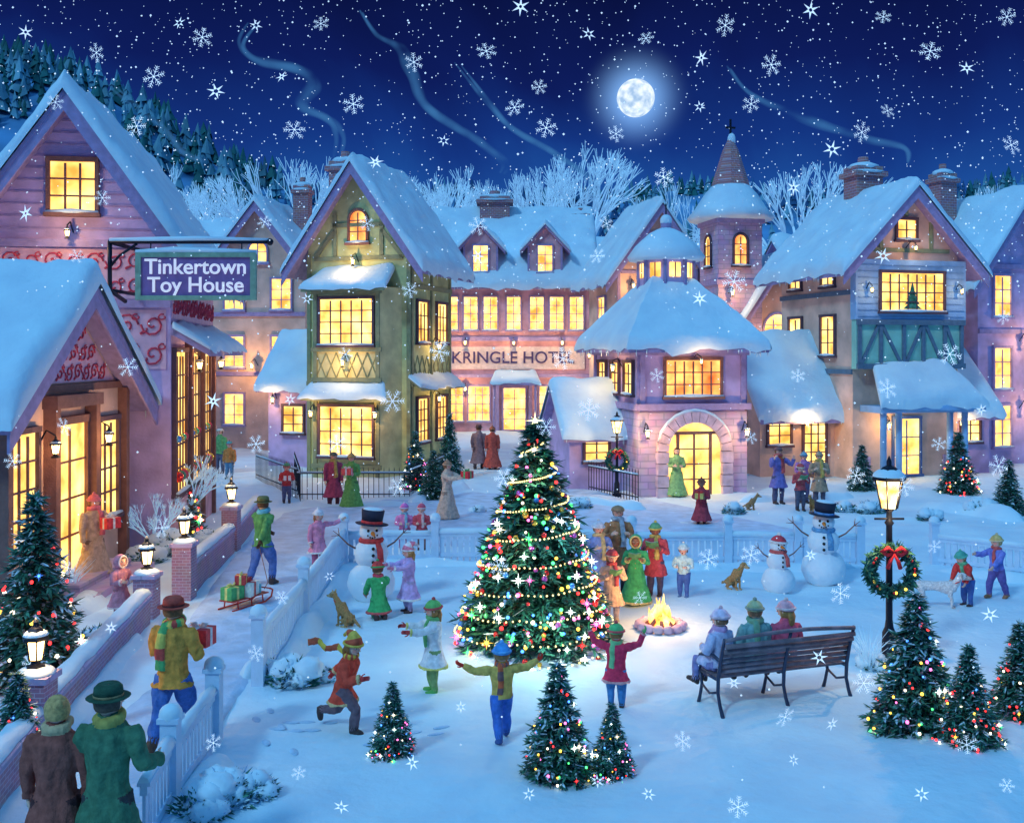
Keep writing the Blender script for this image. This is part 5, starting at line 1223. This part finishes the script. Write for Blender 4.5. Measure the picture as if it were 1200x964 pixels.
# campfire
fx,fy=at(774,734)
cf=empty('campfire',(fx,fy,gz(fx,fy))); m=MB()
for k in range(14):
    a=2*math.pi*k/14; m.ball((.36*math.cos(a),.36*math.sin(a),.05),(.1,.08,.08),STONE,8,6,nz=.3,ns=9)
m.lathe([(.32,.0),(.3,.03),(.05,.05)],0,0,16,emat('embers',(1,.3,.04),2.5)); m.obj('stone_ring',parent=cf); m=MB()
for k in range(7):
    a=2*math.pi*k/7+.2; m.tube([(.27*math.cos(a),.27*math.sin(a),.03),(-.03*math.cos(a),-.03*math.sin(a),.28)],[.04,.028],WOODB,7)
m.obj('logs',parent=cf); m=MB(); FL=glowmat('flame',(1,.28,.03),(1,.7,.2),2.2,4.5,6)
rr=random.Random(2)
for k in range(16):
    a=rr.random()*6.28; r=rr.uniform(0,.17); hh=rr.uniform(.22,.6)*(1.1-r*3); x0,y0=r*math.cos(a),r*math.sin(a); ph=rr.random()*6
    m.tube([(x0+.03*math.sin(ph+t*4),y0+.03*math.cos(ph+t*4),.08+hh*t) for t in (0,.25,.5,.75,1)],[.045,.06,.042,.02,.002],FL,6)
m.obj('flames',parent=cf)
plight('fire_light',(0,0,.75),60,(1,.5,.15),cf,.08)
# snowy bushes
TW=M('frost_twig',(.35,.55,.75),var=.3)
def bush(px,py,r,seed):
    x,y=at(px,py); rr=random.Random(seed); m=MB()
    for k in range(9):
        a=rr.random()*6.28; q=rr.uniform(0,.6)*r; s=rr.uniform(.3,.5)*r
        m.ball((q*math.cos(a),q*math.sin(a)*.7,s*.6+rr.uniform(0,.35)*r),(s,s,s*.75),SNOW,14,10,nz=.3,ns=4)
    for k in range(420):
        d=V3(rr.gauss(0,1),rr.gauss(0,1),abs(rr.gauss(0,.7))).normalized(); p=V3(d.x*r*.72,d.y*r*.6,d.z*r*.6+.03); e=p+(d+V3(rr.uniform(-.6,.6),rr.uniform(-.6,.6),rr.uniform(-.2,.3)))*r*rr.uniform(.1,.26)
        w=d.orthogonal().normalized()*.03*r/.5
        m.add([p-w,p+w,e],[(0,1,2)],rr.choice((TW,SNOW,FOLD,FOL,FOLD)))
    m.obj('snowy_bush',(x,y,gz(x,y)-.03))
for i,(px,py,r) in enumerate([(345,800,.45),(318,790,.3),(378,795,.25),(268,945,.4),(235,960,.35),(300,940,.28),(90,775,.55),(120,755,.4),(60,830,.4),(200,650,.7),(240,640,.5),(170,660,.5),(1020,600,.5),(1150,600,.6),(680,600,.4),(560,600,.3),(860,602,.4),(1025,780,.3),(1060,785,.25),(150,640,.6),(620,590,.4),(990,598,.4),(1090,610,.4)]): bush(px,py,r,i)
def grass(px,py,h,n,seed):
    x,y=at(px,py); rr=random.Random(seed); m=MB()
    for k in range(n):
        a=rr.random()*6.28; l=h*rr.uniform(.6,1); s=rr.uniform(.15,.7); d=V3(math.cos(a)*s,math.sin(a)*s,1).normalized()
        m.tube([(0.05*math.cos(a),.05*math.sin(a),0),d*l*.6,d*l+V3(math.cos(a),math.sin(a),-.3)*l*.15],[.008,.006,.002],FROST,3)
    m.obj('frosted_grass',(x,y,gz(x,y)))
grass(1018,782,.7,50,1); grass(80,700,1.,40,4)
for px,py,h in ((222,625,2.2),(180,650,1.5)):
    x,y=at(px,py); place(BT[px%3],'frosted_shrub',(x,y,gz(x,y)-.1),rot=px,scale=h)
# ------------------------------------------------------------ moon, snow in the air
MD=V3((745-600)/F,1,(HY-115)/F).normalized()
m=MB(); m.ball((0,0,0),7.1,nosample(glowmat('moon_surface',(.45,.68,1),(.9,.97,1),.85,1.2,.3)),40,24); m.obj('moon',MD*400+V3(0,0,CAMH))
FLK=nosample(M('snowflake',(.8,.9,1),emi=(.72,.88,1),es=.75))  # light caught by the flakes is put in as emission
m=MB(); rr=random.Random(17)
for i in range(5200):
    D=rr.uniform(9,60); u=rr.uniform(-.56,.56); v=rr.uniform(-.44,.37) if rr.random()<.5 else rr.uniform(.05,.37)
    x,z=u*D,CAMH+v*D
    if z<.1: continue
    r=rr.uniform(.006,.016)*(D/14)**.6
    m.add([(x+r,D,z),(x-r,D,z),(x,D+r,z),(x,D-r,z),(x,D,z+r),(x,D,z-r)],[(0,2,4),(2,1,4),(1,3,4),(3,0,4),(2,0,5),(1,2,5),(3,1,5),(0,3,5)],FLK)
m.obj('falling_snow')
m=MB()
def flake(m,c,r,kind,X):
    for k in range(6):
        a=k*math.pi/3; d=V3(math.cos(a),0,math.sin(a)); n=V3(-d.z,0,d.x)
        if kind==0:
            w=n*r*.14; m.add([n*0-w+d*.02,n*0+w+d*.02,d*r],[(0,1,2)],FLK,X=X)
        else:
            w=n*r*.028; m.add([-w,w,d*r+w*.6,d*r-w*.6],[(0,1,2,3)],FLK,X=X)
            for q in (.4,.65,.85):
                for s in (-1,1):
                    e=(d*.6+n*s*.8).normalized()*r*(.34-.18*abs(q-.5)); b=d*r*q; t=e.cross(V3(0,1,0)).normalized()*r*.022
                    m.add([b-t,b+t,b+e+t*.6,b+e-t*.6],[(0,1,2,3)],FLK,X=X)
big=[(30,38),(113,62),(237,44),(330,90),(376,28),(485,73),(520,165),(603,126),(632,102),(690,40),(757,45),(722,157),(822,68),(880,122),(904,76),(950,12),(1010,155),(1035,20),(1133,80),(1180,20),(160,148),(253,107),(345,152),(414,122),(210,27),(560,265),(711,262),(820,125),(120,232),(700,300),(30,250),(310,260),(90,300),(610,8),(860,330),(1040,130),(975,175),(1185,170),(640,150),(300,30),(430,262),(778,208),(560,300),(15,540),(80,665),(22,635),(35,778),(190,618),(130,735),(100,870),(300,765),(386,675),(466,570),(584,662),(540,828),(640,500),(690,480),(820,350),(880,512),(935,440),(1035,300),(1176,372),(1012,800),(960,770),(800,868),(985,695),(930,890),(1095,640),(1170,546),(1160,720),(865,945),(1133,872),(700,915),(1060,570),(1003,557),(483,893),(515,412),(405,415),(250,470),(300,520),(395,520),(620,930),(150,430),(75,500),(860,800),(750,700),(880,650),(400,945),(560,770),(830,655),(975,848),(1113,415),(770,440),(340,468),(590,560),(1040,455),(950,650),(460,470),(1100,520),(1080,930),(330,700),(65,120),(440,190),(570,60),(850,30),(930,220),(1090,60),(180,90),(360,350),(480,340),(660,420),(1150,480),(250,870),(350,905),(760,930),(1180,920),(920,840)]
for i,(px,py) in enumerate(big):
    D=rr.uniform(9,16); 
    if py>600: D=min(D,.85*F*CAMH/(py-HY)-.3)
    r=rr.uniform(8,14)/F*D; c=V3((px-600)/F*D,D,CAMH+(HY-py)/F*D)
    X=Matrix.Translation(c)@Matrix.Rotation(rr.uniform(-.5,.5),4,'X')@Matrix.Rotation(rr.uniform(-.5,.5),4,'Z')@Matrix.Rotation(rr.uniform(0,1),4,'Y')
    flake(m,c,r*(.85 if i%3==0 else 1.0),0 if i%3==0 else 1,X)
m.obj('falling_snowflakes')
# ------------------------------------------------------------ world, moonlight, camera
w=bpy.data.worlds.new('World'); sc.world=w; w.use_nodes=True; nt=w.node_tree; N=nt.nodes; L=nt.links
bg=N['Background']; tc=N.new('ShaderNodeTexCoord'); nm=N.new('ShaderNodeVectorMath'); nm.operation='NORMALIZE'; L.new(tc.outputs['Generated'],nm.inputs[0])
sp=N.new('ShaderNodeSeparateXYZ'); L.new(nm.outputs[0],sp.inputs[0])
no=N.new('ShaderNodeTexNoise'); no.inputs['Scale'].default_value=4; no.inputs['Detail'].default_value=6; no.inputs['Distortion'].default_value=1.2; L.new(nm.outputs[0],no.inputs['Vector'])
ma=N.new('ShaderNodeMath'); ma.operation='MULTIPLY_ADD'; ma.inputs[1].default_value=.14; ma.inputs[2].default_value=-.07; L.new(no.outputs['Fac'],ma.inputs[0])
ad=N.new('ShaderNodeMath'); L.new(sp.outputs[2],ad.inputs[0]); L.new(ma.outputs[0],ad.inputs[1])
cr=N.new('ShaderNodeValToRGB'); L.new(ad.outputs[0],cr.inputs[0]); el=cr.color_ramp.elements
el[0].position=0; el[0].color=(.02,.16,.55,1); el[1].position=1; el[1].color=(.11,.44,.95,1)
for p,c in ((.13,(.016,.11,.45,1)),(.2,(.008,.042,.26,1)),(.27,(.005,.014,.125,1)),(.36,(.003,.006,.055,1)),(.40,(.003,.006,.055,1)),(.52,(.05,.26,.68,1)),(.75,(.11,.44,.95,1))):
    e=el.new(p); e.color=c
dt=N.new('ShaderNodeVectorMath'); dt.operation='DOT_PRODUCT'; dt.inputs[1].default_value=tuple(MD); L.new(nm.outputs[0],dt.inputs[0])
h1=N.new('ShaderNodeMapRange'); h1.inputs[1].default_value=math.cos(math.radians(3.4)); h1.inputs[2].default_value=1; h1.interpolation_type='LINEAR'; L.new(dt.outputs['Value'],h1.inputs[0])
pw=N.new('ShaderNodeMath'); pw.operation='POWER'; pw.inputs[1].default_value=4.0; L.new(h1.outputs[0],pw.inputs[0])
mxx=N.new('ShaderNodeMix'); mxx.data_type='RGBA'; mxx.blend_type='ADD'; mxx.inputs[7].default_value=(.28,.6,1.1,1)
L.new(pw.outputs[0],mxx.inputs[0]); L.new(cr.outputs[0],mxx.inputs[6]); 
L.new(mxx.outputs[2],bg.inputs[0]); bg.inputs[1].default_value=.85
sun=bpy.data.lights.new('moonlight','SUN'); sun.energy=1.2; sun.color=(.36,.72,1.0); sun.angle=math.radians(7)
so=bpy.data.objects.new('moonlight',sun); sc.collection.objects.link(so); so.rotation_euler=(math.radians(48),0,math.radians(-40))
cam=bpy.data.cameras.new('camera'); co=bpy.data.objects.new('camera',cam); sc.collection.objects.link(co); co.location=(0,0,CAMH); co.rotation_euler=(math.pi/2,0,0)
cam.sensor_width=36; cam.lens=36; cam.shift_y=-67/1200; cam.clip_end=2000; cam.clip_start=.1
sc.camera=co
try: sc.view_settings.view_transform='Standard'; sc.view_settings.look='None'; sc.view_settings.exposure=0
except Exception: pass
print('done',time.time()-T0,len(bpy.data.objects))
